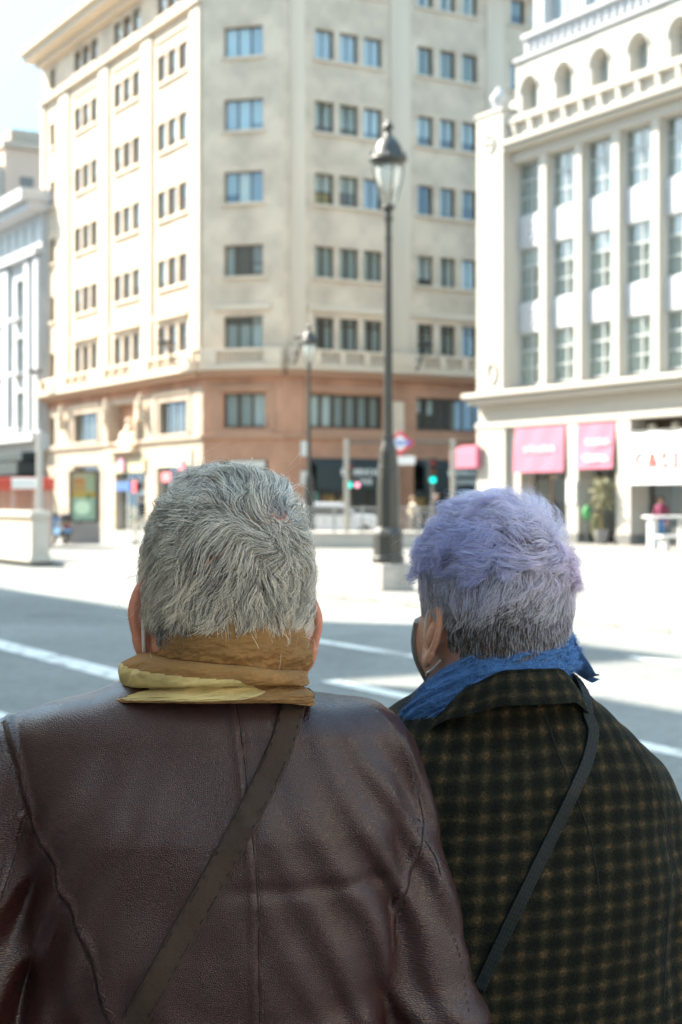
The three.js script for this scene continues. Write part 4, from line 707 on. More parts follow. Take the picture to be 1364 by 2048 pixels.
// ---------------------------------------------------------------- hair: guide locks that follow a flow over the scalp, many strands round each guide
// o: headF (distance to the scalp), mesh (positions/normals to root on), where(p,n)->0..1, len(p), flow(p,n,t,g)->[x,y,z], height(p,g), color(p,t,rnd)->[r,g,b], guides, strands, segs, width, curl, clump
function growHair(o) {
  const P = o.mesh.attributes.position.array, NN = o.mesh.attributes.normal.array, ix = o.mesh.index.array, tri = [], cum = []; let tot = 0;
  for (let i = 0; i < ix.length; i += 3) {
    const a = ix[i] * 3, b = ix[i + 1] * 3, c = ix[i + 2] * 3; const x = (P[a] + P[b] + P[c]) / 3, y = (P[a + 1] + P[b + 1] + P[c + 1]) / 3, z = (P[a + 2] + P[b + 2] + P[c + 2]) / 3;
    const w = o.where(x, y, z); if (w <= 0) continue;
    const ux = P[b] - P[a], uy = P[b + 1] - P[a + 1], uz = P[b + 2] - P[a + 2], vx = P[c] - P[a], vy = P[c + 1] - P[a + 1], vz = P[c + 2] - P[a + 2];
    tot += w * len3(uy * vz - uz * vy, uz * vx - ux * vz, ux * vy - uy * vx); tri.push(i); cum.push(tot);
  }
  const root = () => { const r = rnd() * tot; let lo = 0, hi = cum.length - 1; while (lo < hi) { const m = lo + hi >> 1; if (cum[m] < r) lo = m + 1; else hi = m; } const i = tri[lo]; let u = rnd(), v = rnd(); if (u + v > 1) { u = 1 - u; v = 1 - v; } const q = [0, 1, 2].map(k => P[ix[i] * 3 + k] * (1 - u - v) + P[ix[i + 1] * 3 + k] * u + P[ix[i + 2] * 3 + k] * v); const n = [0, 1, 2].map(k => NN[ix[i] * 3 + k] * (1 - u - v) + NN[ix[i + 1] * 3 + k] * u + NN[ix[i + 2] * 3 + k] * v); return [q, n]; };
  const K = o.segs, guides = [];
  for (let gI = 0; gI < o.guides; gI++) {
    const [p0, n0] = root(), g = { id: gI, h: o.height(p0, rnd()), ph: (o.phase ?? 9) * noise(p0[0] * 17 + 3, p0[1] * 17, p0[2] * 17) + rnd() * 1.2, r: rnd(), s: rnd() }, L = o.len(p0, g) * rr(0.8, 1.15), st = L / K; g.L = L; g.p0 = p0;
    let p = p0.slice(), d = null; const path = [p.slice()], norms = [n0];
    for (let k = 0; k < K; k++) {
      const t = (k + 0.5) / K, gr = grad(o.headF, p[0], p[1], p[2], 0.003), hd = o.headF(p[0], p[1], p[2]);
      let f = o.flow(p, gr, t, g); const dn = f[0] * gr[0] + f[1] * gr[1] + f[2] * gr[2]; f = [f[0] - gr[0] * dn, f[1] - gr[1] * dn, f[2] - gr[2] * dn];
      const fl = len3(...f) || 1; f = f.map(v => v / fl);
      // sideways wave of the lock
      const sx = gr[1] * f[2] - gr[2] * f[1], sy = gr[2] * f[0] - gr[0] * f[2], sz = gr[0] * f[1] - gr[1] * f[0];
      const wv = o.curl(p0) * Math.sin(g.ph + t * L * (o.waveK || 130)), wu = 0.5 * o.curl(p0) * Math.cos(g.ph * 1.7 + t * L * (o.waveK || 130));
      const lift = clamp((g.h * sstep(0, 0.35, t) * (1 - (o.settle ?? 0.6) * sstep(0.45, 1, t)) - hd) / st, -1.2, o.liftMax || 1.4);
      let nd = [f[0] + sx * wv + gr[0] * (lift + wu), f[1] + sy * wv + gr[1] * (lift + wu), f[2] + sz * wv + gr[2] * (lift + wu)]; const l = len3(...nd); nd = nd.map(v => v / l);
      d = d ? d.map((v, i) => v * 0.45 + nd[i] * 0.55) : nd; const dl = len3(...d); d = d.map(v => v / dl);
      p = p.map((v, i) => v + d[i] * st);
      const hd2 = o.headF(p[0], p[1], p[2]); if (hd2 < 0.001) p = p.map((v, i) => v + gr[i] * (0.0012 - hd2));
      path.push(p.slice()); norms.push([gr[0], gr[1], gr[2]]);
    }
    g.path = path; g.norms = norms; guides.push(g);
  }
  const cell = 0.012, grid = new Map(), key = (a, b, c) => `${a},${b},${c}`;
  for (const g of guides) { const k = key(Math.floor(g.p0[0] / cell), Math.floor(g.p0[1] / cell), Math.floor(g.p0[2] / cell)); (grid.get(k) || grid.set(k, []).get(k)).push(g); }
  const nearest = p => { let best = []; const a = Math.floor(p[0] / cell), b = Math.floor(p[1] / cell), c = Math.floor(p[2] / cell); for (let i = -1; i <= 1; i++) for (let j = -1; j <= 1; j++) for (let k = -1; k <= 1; k++) for (const g of grid.get(key(a + i, b + j, c + k)) || []) { const d = (g.p0[0] - p[0]) ** 2 + (g.p0[1] - p[1]) ** 2 + (g.p0[2] - p[2]) ** 2; best.push([d, g]); } best.sort((u, v) => u[0] - v[0]); best.length = Math.min(best.length, 4); return best; };
  const RV = 3, N = o.strands, pos = new Float32Array(N * (K + 1) * RV * 3), nor = new Float32Array(N * (K + 1) * RV * 3), col = new Float32Array(N * (K + 1) * RV * 3), idx = []; let v = 0, made = 0;
  for (let s = 0; s < N; s++) {
    const [p0, n0] = root(), near = nearest(p0); if (!near.length) continue;
    const g = near[0][1], wt = near.map(([d]) => 1 / (d + 4e-6)), ws = wt.reduce((u, v) => u + v, 0), offs = near.map(([, q]) => p0.map((z, i) => z - q.p0[i]));
    const wisp = hash3(Math.floor(p0[0] / 0.0032), Math.floor(p0[1] / 0.0032), Math.floor(p0[2] / 0.0032)) * 90;
    const cl = o.clump * rr(0.5, 1.2), cut = rr(0.72, 1.0), fr = (o.frizz || 0.002), sd = rnd() * 100, hs = rr(0.0, 1), stray = rnd() < (o.stray || 0.02) ? rr(2, 6) : 1, rn = [rnd(), rnd(), rnd()];
    const w0 = o.width * rr(0.6, 1.3) / Math.sqrt(stray); const base = v; let prev = null;
    for (let k = 0; k <= K; k++) {
      const t = k / K * cut, kk = t * K, i = Math.min(Math.floor(kk), K - 1), u = kk - i, nrm = g.norms[i], c = 1 - cl * sstep(0, 1, t);
      const jit = fr * stray * Math.pow(t, 0.8);
      let q = [0, 1, 2].map(a => { let s2 = 0; near.forEach(([, e], m) => { s2 += wt[m] / ws * (lerp(e.path[i][a], e.path[i + 1][a], u) + offs[m][a] * c); }); return s2 + jit * (0.8 * noise(t * 3.0 + wisp, a * 9.1, wisp) + 0.6 * noise(t * 3.5 + sd, a * 9.1, sd)) + nrm[a] * (hs - 0.3) * 0.004 * sstep(0, 0.4, t) * (o.spread ?? 1); });
      const hd = o.headF(q[0], q[1], q[2]); if (hd < 0.0005) q = q.map((z, a) => z + nrm[a] * (0.0007 - hd));
      const tg = prev ? q.map((z, a) => z - prev[a]) : [nrm[1], -nrm[0], 0.01]; prev = q;
      let b = [tg[1] * nrm[2] - tg[2] * nrm[1], tg[2] * nrm[0] - tg[0] * nrm[2], tg[0] * nrm[1] - tg[1] * nrm[0]]; const bl = len3(...b) || 1; b = b.map(z => z / bl);
      const w = w0 * (t < 0.75 ? 1 : 1 - 0.8 * (t - 0.75) / 0.25) * 0.5, cc = o.color(p0, t, rn, g, q);
      for (let m = 0; m < RV; m++) { const e = m - 1; for (let a = 0; a < 3; a++) { pos[v * 3 + a] = q[a] + b[a] * e * w + nrm[a] * (e ? 0 : w * 0.7); nor[v * 3 + a] = nrm[a] * (e ? 0.75 : 1) + b[a] * e * 0.66; col[v * 3 + a] = cc[a]; } v++; }
    }
    for (let k = 0; k < K; k++) for (let m = 0; m < 2; m++) { const a = base + k * RV + m; idx.push(a, a + 1, a + RV, a + 1, a + RV + 1, a + RV); }
    made++;
  }
  const geo = new THREE.BufferGeometry(); geo.setAttribute('position', new THREE.BufferAttribute(pos.slice(0, v * 3), 3)); geo.setAttribute('normal', new THREE.BufferAttribute(nor.slice(0, v * 3), 3)); geo.setAttribute('color', new THREE.BufferAttribute(col.slice(0, v * 3), 3)); geo.setIndex(idx);
  return geo;
}
const hairMat = new THREE.MeshPhysicalMaterial({ color: lin(1, 1, 1), vertexColors: true, roughness: 0.72, side: THREE.DoubleSide, specularIntensity: 0.8, transmission: 0.45, thickness: 0 });

// ---------------------------------------------------------------- heads
// ear: a thin shell with a rolled rim, in its own axes (u outwards, v up, w towards the head's back)
function earF(u, v, w, s, rw = 0.0005) {
  u /= s; v /= s; w /= s;
  const nar = lerp(0.72, 1.0, sstep(-0.03, 0.012, v)), cu = 0.009, rx = 0.0215 * nar, ry = 0.0355, a = (u - cu) / rx, b = v / ry, r = Math.sqrt(a * a + b * b) || 1e-6;
  const d2 = (r - 1) * Math.min(rx, ry) * 0.95, bend = w - 0.003 * Math.cos(Math.min(r, 1.3) * 1.9);
  const plate = Math.max(d2, Math.abs(bend) - 0.0022) ;
  const rim = Math.sqrt((d2 + 0.001) * (d2 + 0.001) + (w + rw) * (w + rw)) - (v < -0.022 ? 0.005 : 0.0042);
  const conch = ell(u, v, w, 0.002, -0.001, 0.004, 0.0125, 0.02, 0.011);
  const fold = cone(u, v, w, [0.012, 0.02, 0.003], [0.018, -0.008, 0.003], 0.0028, 0.003);
  return smin(smin(smin(plate, rim, 0.0018), conch, 0.003), fold, 0.003) * s * 0.85;
}
// o: cranium radii etc.; returns distance in head axes (x right, y up, z back)
function headField(o) {
  const ears = o.ears.map(e => { const m = new THREE.Matrix4().makeRotationFromEuler(new THREE.Euler(...e.rot, 'YXZ')).setPosition(...e.at), inv = m.invert().elements; return { inv, s: e.s, at: e.at, side: e.side, rw: e.rw }; });
  const skull = (x, y, z) => {
    const qa = Math.abs(x / o.rx), qb = Math.abs(y / o.ry), qc = Math.abs(z / o.rz), qp = o.box || 2.2; let d = (Math.pow(Math.pow(qa, qp) + Math.pow(qb, qp) + Math.pow(qc, qp), 1 / qp) - 1) * Math.min(o.rx, o.ry, o.rz) * 1.05;
    d = smin(d, ell(x, y, z, 0, -0.055, 0.012, o.rx * 0.8, 0.062, o.rz * 0.72), 0.04);             // back of the skull to the nape
    d = smin(d, cone(x, y, z, [0, -0.04, 0.006], [0, -0.2, 0.028], o.neck * 1.0, o.neck * 1.04), 0.035);
    return d;
  };
  const scalp = skull;
  const full = (x, y, z) => {
    let d = skull(x, y, z);
    const ax = Math.abs(x) / (o.fw || 1);
    d = smin(d, ell(x, y, z, 0, -0.072, -0.052, 0.056, 0.052, 0.045), 0.04);                     // jaw
    d = smin(d, ell(ax, y, z, 0.034, -0.058, -0.066, 0.026, 0.026, 0.022), 0.025);               // cheeks
    d = smin(d, ell(x, y, z, 0, -0.112, -0.078, 0.022, 0.016, 0.018), 0.03);                     // chin
    d = smin(d, cone(x, y, z, [0, -0.018, -0.094], [0, -0.052, -0.118], 0.008, 0.013), 0.018);   // nose
    d = smin(d, ell(ax, y, z, 0.03, 0.0, -0.084, 0.026, 0.010, 0.012), 0.014);                   // brow
    d = smax(d, -ell(ax, y, z, 0.031, -0.017, -0.105, 0.016, 0.011, 0.018), 0.012);              // eye sockets
    d = smin(d, ell(ax, y, z, 0.031, -0.018, -0.082, 0.012, 0.011, 0.012), 0.003);               // eyeballs under the lids
    d = smin(d, ell(x, y, z, 0, -0.084, -0.096, 0.022, 0.007, 0.010), 0.008);                    // mouth
    for (const e of ears) { const m = e.inv, u = m[0] * x + m[4] * y + m[8] * z + m[12], v = m[1] * x + m[5] * y + m[9] * z + m[13], w = m[2] * x + m[6] * y + m[10] * z + m[14]; if (Math.abs(u) < 0.06 && Math.abs(v) < 0.07 && Math.abs(w) < 0.05) d = smin(d, earF(u * e.side, v, w, e.s, e.rw), 0.007); }
    return d;
  };
  return { scalp, full };
}
// ---------------------------------------------------------------- the man in the leather jacket
const leatherBump = texture(512, (u, v) => { // pebbled grain: rounded cells parted by fine creases, plus slow dents
  const n = 44, x = u * n, y = v * n; let d1 = 9, d2 = 9; const i0 = Math.floor(x), j0 = Math.floor(y);
  for (let a = -1; a <= 1; a++) for (let b = -1; b <= 1; b++) { const ii = ((i0 + a) % n + n) % n, jj = ((j0 + b) % n + n) % n, px = i0 + a + hash3(ii, jj, 1), py = j0 + b + hash3(ii, jj, 2), d = Math.hypot(px - x, py - y); if (d < d1) { d2 = d1; d1 = d; } else if (d < d2) d2 = d; }
  const g = 0.25 + 0.75 * sstep(0.0, 0.45, d2 - d1) * (0.8 + 0.4 * tnoise(u, v, 44, 5)); const h = g * 0.75 + 0.25 * tfbm(u, v, 6, 31, 3); return [h, h, h];
}, false);
const leatherMap = texture(512, (u, v) => { const a = tfbm(u, v, 3, 50, 4), b = tfbm(u, v, 40, 70, 2); const k = 0.75 + 0.5 * a + 0.2 * (b - 0.5); return [k, k * (0.94 + 0.12 * tfbm(u, v, 4, 90, 2)), k]; }, false);
const leather = new THREE.MeshPhysicalMaterial({ color: lin(0.031, 0.0086, 0.0074), roughness: 0.29, specularIntensity: 1, map: rep(leatherMap, 3), bumpMap: rep(leatherBump, 11), bumpScale: 0.00055, clearcoat: 0.0 });
const seamMat = std(0.012, 0.008, 0.008, 0.9), threadMat = std(0.075, 0.038, 0.034, 0.6);
const skinTex = texture(256, (u, v) => { const a = tfbm(u, v, 5, 7, 4), b = tfbm(u, v, 40, 17, 2); return [0.9 + 0.2 * (a - 0.5) + 0.08 * (b - 0.5), 0.88 + 0.36 * (a - 0.5) + 0.1 * (b - 0.5), 0.86 + 0.36 * (a - 0.5) + 0.1 * (b - 0.5)]; }, false);
const wrapU = (x, z) => 0.2 * Math.atan2(x, z + 0.08);

const man = thing('person', 'person with short wavy grey hair in a dark burgundy leather jacket and ochre scarf', 'person', [-0.147, 0, -1.55], 0.17);
// torso and sleeves of a jacket; dims in metres, z towards the camera
function jacketField(o) {
  const W = curve1(o.w), D = curve1(o.d), T = curve1(o.top);
  return (x, y, z) => {
    const cx = x - (o.cx || 0), w = W(y), dp = D(y), zc = z - (o.zc || 0);
    const a = Math.abs(cx / w), b = Math.abs(zc / dp), k = Math.pow(Math.pow(a, 2.5) + Math.pow(b, 2.5), 0.4);
    let d = (k - 1) * Math.min(w, dp) * 0.92;
    if (o.extra) d = o.extra(d, cx, y, z);
    d = smax(d, (y - T(x) + 0.07 * Math.max(0, -zc)) * 0.9, o.kTop || 0.05);
    for (const s of [-1, 1]) {
      const A = o.arm[s], q = smin(cone(x, y, z, A[0], A[1], A[3], A[4]), cone(x, y, z, A[1], A[2], A[4], A[5]), 0.03);
      d = smin(d, q, o.kArm || 0.03);
    }
    return smax(d, o.hem - y, 0.01);
  };
}
const manBase = jacketField({
  cx: 0.016, kTop: 0.032,
  w: [[0.72, 0.205], [0.9, 0.19], [1.1, 0.184], [1.25, 0.187], [1.34, 0.194], [1.40, 0.197], [1.46, 0.19]],
  d: [[0.72, 0.135], [0.9, 0.125], [1.08, 0.118], [1.22, 0.13], [1.33, 0.127], [1.42, 0.10], [1.47, 0.085]],
  top: [[-0.25, 1.395], [-0.21, 1.43], [-0.16, 1.447], [-0.1, 1.456], [-0.05, 1.472], [0.06, 1.472], [0.1, 1.459], [0.15, 1.452], [0.185, 1.445], [0.208, 1.43], [0.23, 1.38]],
  arm: { [-1]: [[-0.184, 1.368, 0.0], [-0.246, 1.10, 0.02], [-0.21, 0.88, -0.1], 0.060, 0.068, 0.052], [1]: [[0.174, 1.378, -0.005], [0.238, 1.10, 0.015], [0.2, 0.88, -0.1], 0.055, 0.056, 0.048] },
  hem: 0.74, kArm: 0.015,
});
const seamCells = new Map(), seamKey = (x, y, z) => Math.floor(x / 0.02) * 1e6 + Math.floor(y / 0.02) * 1e3 + Math.floor(z / 0.02);
const manF = (x, y, z) => {
  const d = manBase(x, y, z); if (Math.abs(d) > 0.03) return d;
  // slow dents of the back, pulls towards the armpits, folds in the sleeves
  let h = 0.0115 * fbm(x * 8.5 + 3, y * 6.5, z * 8, 2) + 0.0018 * noise(x * 24, y * 18, z * 22) + 0.0016 * Math.sin((x * 1.1 + 0.4 * noise(y * 5, x * 4)) * 48 + y * 6) * sstep(1.3, 1.1, y);
  const back = sstep(-0.02, 0.06, z);
  for (const [sx, px, py] of [[-1, -0.19, 1.25], [1, 0.19, 1.25]]) { const dx = x - px, dy = y - py, r = Math.exp(-(dx * dx * 90 + dy * dy * 40)); h += 0.0035 * r * Math.sin((dx * sx * 0.9 + dy * 0.5) * 150 + 2 * noise(x * 12, y * 12, z * 12)); }
  const arm = sstep(0.2, 0.235, Math.abs(x)); h += arm * 0.003 * Math.pow(Math.abs(noise(x * 16, y * 22 + x * 18, z * 14)), 1.2);
  h += back * 0.0022 * Math.sin((y - 1.3) * 24 + 5 * noise(x * 6, 3)) * Math.exp(-((x - 0.08) * (x - 0.08)) * 80) * sstep(1.36, 1.28, y);
  // gathers under the strap and a soft horizontal crease on the right
  h -= back * 0.0025 * Math.exp(-Math.pow((y - 1.288 + 0.02 * x) * 120, 2)) * sstep(0.0, 0.05, x) * sstep(0.2, 0.15, x);
  // welts: the leather stands up beside every seam
  if (seamCells.size && z > -0.06) { let bd = 1e9, bs = 0; const c = seamCells.get(seamKey(x, y, z)); if (c) for (const q of c) { const e = (q.p.x - x) ** 2 + (q.p.y - y) ** 2 + (q.p.z - z) ** 2; if (e < bd) { bd = e; bs = (x - q.p.x) * q.b.x + (y - q.p.y) * q.b.y + (z - q.p.z) * q.b.z; } } if (bd < 4e-4) { const e = Math.sqrt(bd); h += 0.0016 * Math.exp(-Math.pow((bs - 0.0052) / 0.0042, 2)) - 0.0012 * Math.exp(-Math.pow(e / 0.0026, 2)); } }
  return d - h;
};
const jacketM = new THREE.Mesh(new THREE.BufferGeometry(), leather); jacketM.name = 'jacket'; jacketM.castShadow = jacketM.receiveShadow = true; man.add(jacketM);
const manT = tracer(man, manF);
{ // seams, traced where the photograph shows them
  const line = pts => evenly(pts.map(([a, b]) => manT(a, b)).filter(Boolean), 0.004);
  const made = [];
  const seam = (pts, r = 0.0009, side = 1) => { const l = snap(line(pts), manF); made.push([l, r]); l.forEach((h, i) => { const t = l[Math.min(i + 1, l.length - 1)].p.clone().sub(l[Math.max(i - 1, 0)].p).normalize(), b = new THREE.Vector3().crossVectors(t, h.n).normalize().multiplyScalar(side), e = { p: h.p, b }; for (let u = -1; u <= 1; u++) for (let v = -1; v <= 1; v++) for (let w = -1; w <= 1; w++) { const k = seamKey(h.p.x + u * 0.02, h.p.y + v * 0.02, h.p.z + w * 0.02); (pending.get(k) || pending.set(k, []).get(k)).push(e); } }); return l; };
  const pending = new Map();
  const stuffed = (g) => { obj('stitching', g, threadMat, jacketM).userData.kind = 'stuff'; };
  seam([[468, 1388], [480, 1450], [490, 1530], [497, 1600], [508, 1700], [515, 1780], [518, 1850], [519, 1950], [520, 2047]], 0.0009, 1);
  const la = seam([[6, 1446], [16, 1490], [35, 1555], [52, 1620], [62, 1650], [85, 1700], [110, 1755], [140, 1825], [165, 1895], [190, 1968], [214, 2046]], 0.0009, -1);
  const cut = la.slice(Math.floor(la.length * 0.42)); stuffed(stitches(cut, -0.0075, 0.0062, 0.004, 0.0008, 0.001, 0.003));
  seam([[54, 1632], [36, 1690], [16, 1755], [2, 1800]]);
  const ra = seam([[786, 1449], [813, 1490], [833, 1560], [848, 1640], [846, 1680], [834, 1722], [820, 1762], [806, 1802], [792, 1860]], 0.0009, 1);
  stuffed(stitches(ra.slice(Math.floor(ra.length * 0.46)), 0.0075, 0.0062, 0.004, 0.0008, 0.001, 0.003));
  seam([[852, 1682], [872, 1715], [882, 1750]]);
  const rs = line([[902, 1850], [918, 1905], [930, 1960], [938, 2020]]); stuffed(stitches(rs, 0, 0.006, 0.0036, 0.0006, 0.0004));
  stuffed(stitches(snap(line([[519, 1720], [523, 1850], [524, 1950], [525, 2040]]), manF), 0.0, 0.007, 0.003, 0.0005, 0.0004));
  for (const [k, v] of pending) seamCells.set(k, v);
  jacketM.geometry = sdfGeometry(manF, [-0.36, 0.73, -0.22], [0.36, 1.5, 0.2], 0.0036, (x, y, z) => [wrapU(x, z), y], 0.001);
  for (const [l, r] of made) { const q = snap(l, manF); obj('seam', tube(q.map(h => h.p.clone().addScaledVector(h.n, 0.0001)), r, 5, q.length), seamMat, jacketM); }
}
// shoulder bag strap
{
  const t = thing('bag_strap', 'broad dark brown bag strap across the leather jacket', 'strap', [man.position.x, 0, man.position.z], man.rotation.y);
  const hits = [[588, 1408], [575, 1450], [560, 1497], [527, 1570], [484, 1655], [432, 1750], [380, 1842], [328, 1935], [268, 2046]].map(([a, b]) => manT(a, b)).filter(Boolean);
  const first = hits[0].p, pre = [V(first.x + 0.012, 1.452, 0.005), V(first.x + 0.012, 1.45, 0.035)].map(p => ({ p, n: V(0, 1, 0.3) }));
  const path = snap(evenly([...pre, ...hits], 0.006), manF);
  const belt = new THREE.MeshPhysicalMaterial({ color: lin(0.052, 0.034, 0.026), roughness: 0.7, specularIntensity: 0.35, bumpMap: rep(bumpTex, 14), bumpScale: 0.0006, map: rep(grainTex, 5) });
  const st = obj('strap', ribbon(path, 0.0232, 0.0028, 0.0008), belt, t);
  const thr = std(0.008, 0.006, 0.005, 0.8);
  for (const s of [-1, 1]) obj('stitching', stitches(path, s * 0.0094, 0.006, 0.004, 0.0007, 0.0038), thr, st).userData.kind = 'stuff';
}
// head, neck and upper chest as one body
const HM = new THREE.Matrix4().makeRotationFromEuler(new THREE.Euler(0.03, 0.0, -0.085, 'YXZ')).setPosition(0.033, 1.572, 0.004);
const manHead = headField({ rx: 0.072, ry: 0.097, rz: 0.094, neck: 0.054, box: 2.5, ears: [{ at: [-0.0665, -0.041, 0.006], rot: [0.08, 0.55, 0.06], s: 1.03, side: -1 }, { at: [0.0665, -0.044, 0.006], rot: [0.08, -0.5, 0.16], s: 1.06, side: 1 }] });
const inHead = (M, f) => { const e = M.clone().invert().elements; return (x, y, z) => f(e[0] * x + e[4] * y + e[8] * z + e[12], e[1] * x + e[5] * y + e[9] * z + e[13], e[2] * x + e[6] * y + e[10] * z + e[14]); };
{
  const g = sdfGeometry((x, y, z) => smin(manHead.full(x, y, z), ell(x, y, z, -0.02, -0.26, 0.0, 0.14, 0.1, 0.09), 0.05), [-0.18, -0.36, -0.16], [0.15, 0.12, 0.13], 0.0026, (x, y, z) => [x - z * 0.8, y]);
  g.applyMatrix4(HM);
  obj('body', g, new THREE.MeshPhysicalMaterial({ color: lin(0.62, 0.26, 0.175), roughness: 0.5, map: rep(skinTex, 6), bumpMap: rep(bumpTex, 30), bumpScale: 0.0004, specularIntensity: 0.6 }), man);
}
{ // hair, grown in head axes
  const mesh = sdfGeometry(manHead.scalp, [-0.1, -0.13, -0.12], [0.1, 0.12, 0.12], 0.005);
  const Wh = [0.034, 0.022, 0.088];
  const nape = x => -0.05 + 0.2 * Math.min(x, 0) + 0.003 * Math.sin(x * 60);
  const where = (x, y, z) => { if (y < nape(x)) return 0; if (z < 0.004 && y < -0.012) return 0; if (z < 0.03 && y < -0.03) return 0; if (z < 0.045 && y < -0.052) return 0; if (z < -0.078 && y < 0.055) return 0; const wd = Math.hypot(x - Wh[0], y - Wh[1] + 0.012, (z - Wh[2]) * 0.5); return (wd < 0.018 ? 3 : 1); };
  const flow = (p, n, t, g) => {
    const [x, y, z] = p, dx = x - Wh[0], dy = y - Wh[1], dz = z - Wh[2], r = len3(dx, dy, dz) || 1e-4, w = Math.exp(-r / 0.035), ux = dx / r, uy = dy / r, uz = dz / r;
    let fx = ux * (0.5 + 0.3 * w) + 0.9 * w * (n[1] * uz - n[2] * uy), fy = uy * (0.5 + 0.3 * w) - 0.85 * sstep(0.09, 0.02, y) - 0.42, fz = uz * 0.5;
    const rightLow = sstep(0.02, 0.05, x) * sstep(0.015, -0.02, y); fx -= 1.25 * rightLow; fy -= 0.5 * rightLow;
    const left = sstep(-0.02, -0.06, x); fx += 0.12 * left; fy -= 0.5 * left;
    const low = sstep(-0.03, -0.07, y) * (1 - rightLow); fx += 0.25 * low; fy -= 0.4 * low;
    const top = sstep(0.055, 0.085, y); fx -= 0.35 * top; fz -= 0.3 * top;
    const a = (0.5 + 0.75 * top + 0.35 * sstep(-0.04, 0.04, y)) * noise(x * 24 + 11, y * 21, z * 22) + (g.r - 0.5) * (0.35 + 0.6 * top), ca = Math.cos(a), sa = Math.sin(a);
    return [fx * ca + (n[1] * fz - n[2] * fy) * sa, fy * ca + (n[2] * fx - n[0] * fz) * sa, fz * ca + (n[0] * fy - n[1] * fx) * sa];
  };
  const white = (x, y) => sstep(0.022, 0.042, x) * sstep(-0.002, -0.018, y) * sstep(-0.06, -0.045, y), darkN = (x, y) => sstep(-0.025, -0.05, y) * sstep(0.045, 0.0, x);
  const color = (p, t, rn) => {
    const [x, y] = p, wp = white(x, y), dk = darkN(x, y); let pd = 0.37 - 0.37 * wp + 0.42 * dk + 0.16 * noise(x * 45, y * 45, 2);
    const dark = rn[0] < pd; let v = dark ? 0.08 + 0.18 * rn[1] : 0.66 + 0.28 * rn[1];
    const skyTint = sstep(-0.02, 0.07, y) * 0.05 - 0.045 + 0.05 * (rn[2] - 0.5); return [v * (1.04 - skyTint), v * 0.985, v * (0.88 + skyTint)];  // sky light on the upper hair put into the strand colour, warmer below
  };
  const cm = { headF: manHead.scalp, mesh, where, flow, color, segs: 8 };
  const main = growHair({ ...cm, guides: 1000, strands: 28000, width: 0.00038, clump: 0.12, frizz: 0.0034, spread: 0.9, stray: 0.03, waveK: 92,
    len: (p) => lerp(0.008, 0.066, sstep(-0.055, 0.01, p[1])) * (p[1] > 0.05 ? 1.1 : 1), height: (p, r) => lerp(0.0022, 0.009, sstep(-0.075, 0.02, p[1])) * (0.45 + 0.75 * r) * (1 + 0.5 * noise(p[0] * 45, p[1] * 45, p[2] * 45)) * (1 - 0.35 * sstep(0.04, 0.065, Math.abs(p[0])) * sstep(0.02, -0.02, p[1])) + 0.003 * sstep(0.05, 0.09, p[1]) * r, curl: p => 1.05 + 0.7 * sstep(-0.03, 0.05, p[1]) });
  const crown = growHair({ ...cm, guides: 260, strands: 1500, width: 0.00048, clump: 0.4, frizz: 0.004, len: () => 0.026, height: (p, r) => 0.002 + 0.004 * r, curl: () => 0.5, flow: (p, n, t, g) => [0.5 + 0.6 * (g.r - 0.5), -0.8, 0.6 * (g.s - 0.5)],
    where: (x, y, z) => { const wd = Math.hypot(x - Wh[0] + 0.004, y - Wh[1] - 0.012, (z - Wh[2]) * 0.5); return wd < 0.034 ? 1 : 0; } });
  const fly = growHair({ ...cm, guides: 130, strands: 420, width: 0.00034, clump: 0.2, frizz: 0.012, spread: 2, stray: 0.2, waveK: 170, liftMax: 3,
    len: () => rr(0.03, 0.06), height: (p, r) => 0.012 + 0.014 * r, curl: () => 0.8, where: (x, y, z) => where(x, y, z) * (y > -0.05 ? 1 : 0) });
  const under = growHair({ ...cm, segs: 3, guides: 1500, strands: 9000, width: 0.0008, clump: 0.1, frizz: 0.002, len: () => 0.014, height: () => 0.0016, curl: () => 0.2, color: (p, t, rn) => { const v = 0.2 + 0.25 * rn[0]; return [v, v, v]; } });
  const hm = mergeGeometries([main, crown, under, fly]); hm.applyMatrix4(HM); const h = obj('hair', hm, hairMat, man); h.userData.kind = 'stuff'; h.userData.label = 'short wavy salt and pepper hair with a white patch low on the right';
}
// scarf: one long cloth wound twice; profile rows of folds round the neck, mesh split where the pale side of the cloth shows
function scarfGeometry(o) {                                                  // o.at(a, v) -> point on the cloth, a = angle (0 = back centre, + to the right), v = 0 top .. 1 bottom
  const NA = o.na || 320, NV = o.nv || 150, P = [], uv = [];
  for (let j = 0; j <= NV; j++) for (let i = 0; i <= NA; i++) { const a = lerp(o.a0 ?? -Math.PI, o.a1 ?? Math.PI, i / NA), q = o.at(a, j / NV); P.push(q[0], q[1], q[2]); uv.push(a * 0.085, j / NV * 0.12); }
  const out = {}; for (let j = 0; j < NV; j++) for (let i = 0; i < NA; i++) { const k = j * (NA + 1) + i, a = lerp(o.a0 ?? -Math.PI, o.a1 ?? Math.PI, (i + 0.5) / NA), key = o.zone ? o.zone(a, (j + 0.5) / NV) : 'cloth'; (out[key] = out[key] || []).push(k, k + NA + 1, k + 1, k + 1, k + NA + 1, k + NA + 2); }
  const all = new THREE.BufferGeometry(); all.setAttribute('position', new THREE.Float32BufferAttribute(P, 3)); all.setAttribute('uv', new THREE.Float32BufferAttribute(uv, 2)); all.setIndex(Object.values(out).flat()); all.computeVertexNormals();
  return Object.fromEntries(Object.entries(out).map(([k, ix]) => { const g = all.clone(); g.setIndex(ix); return [k, g.toNonIndexed()]; }));
}
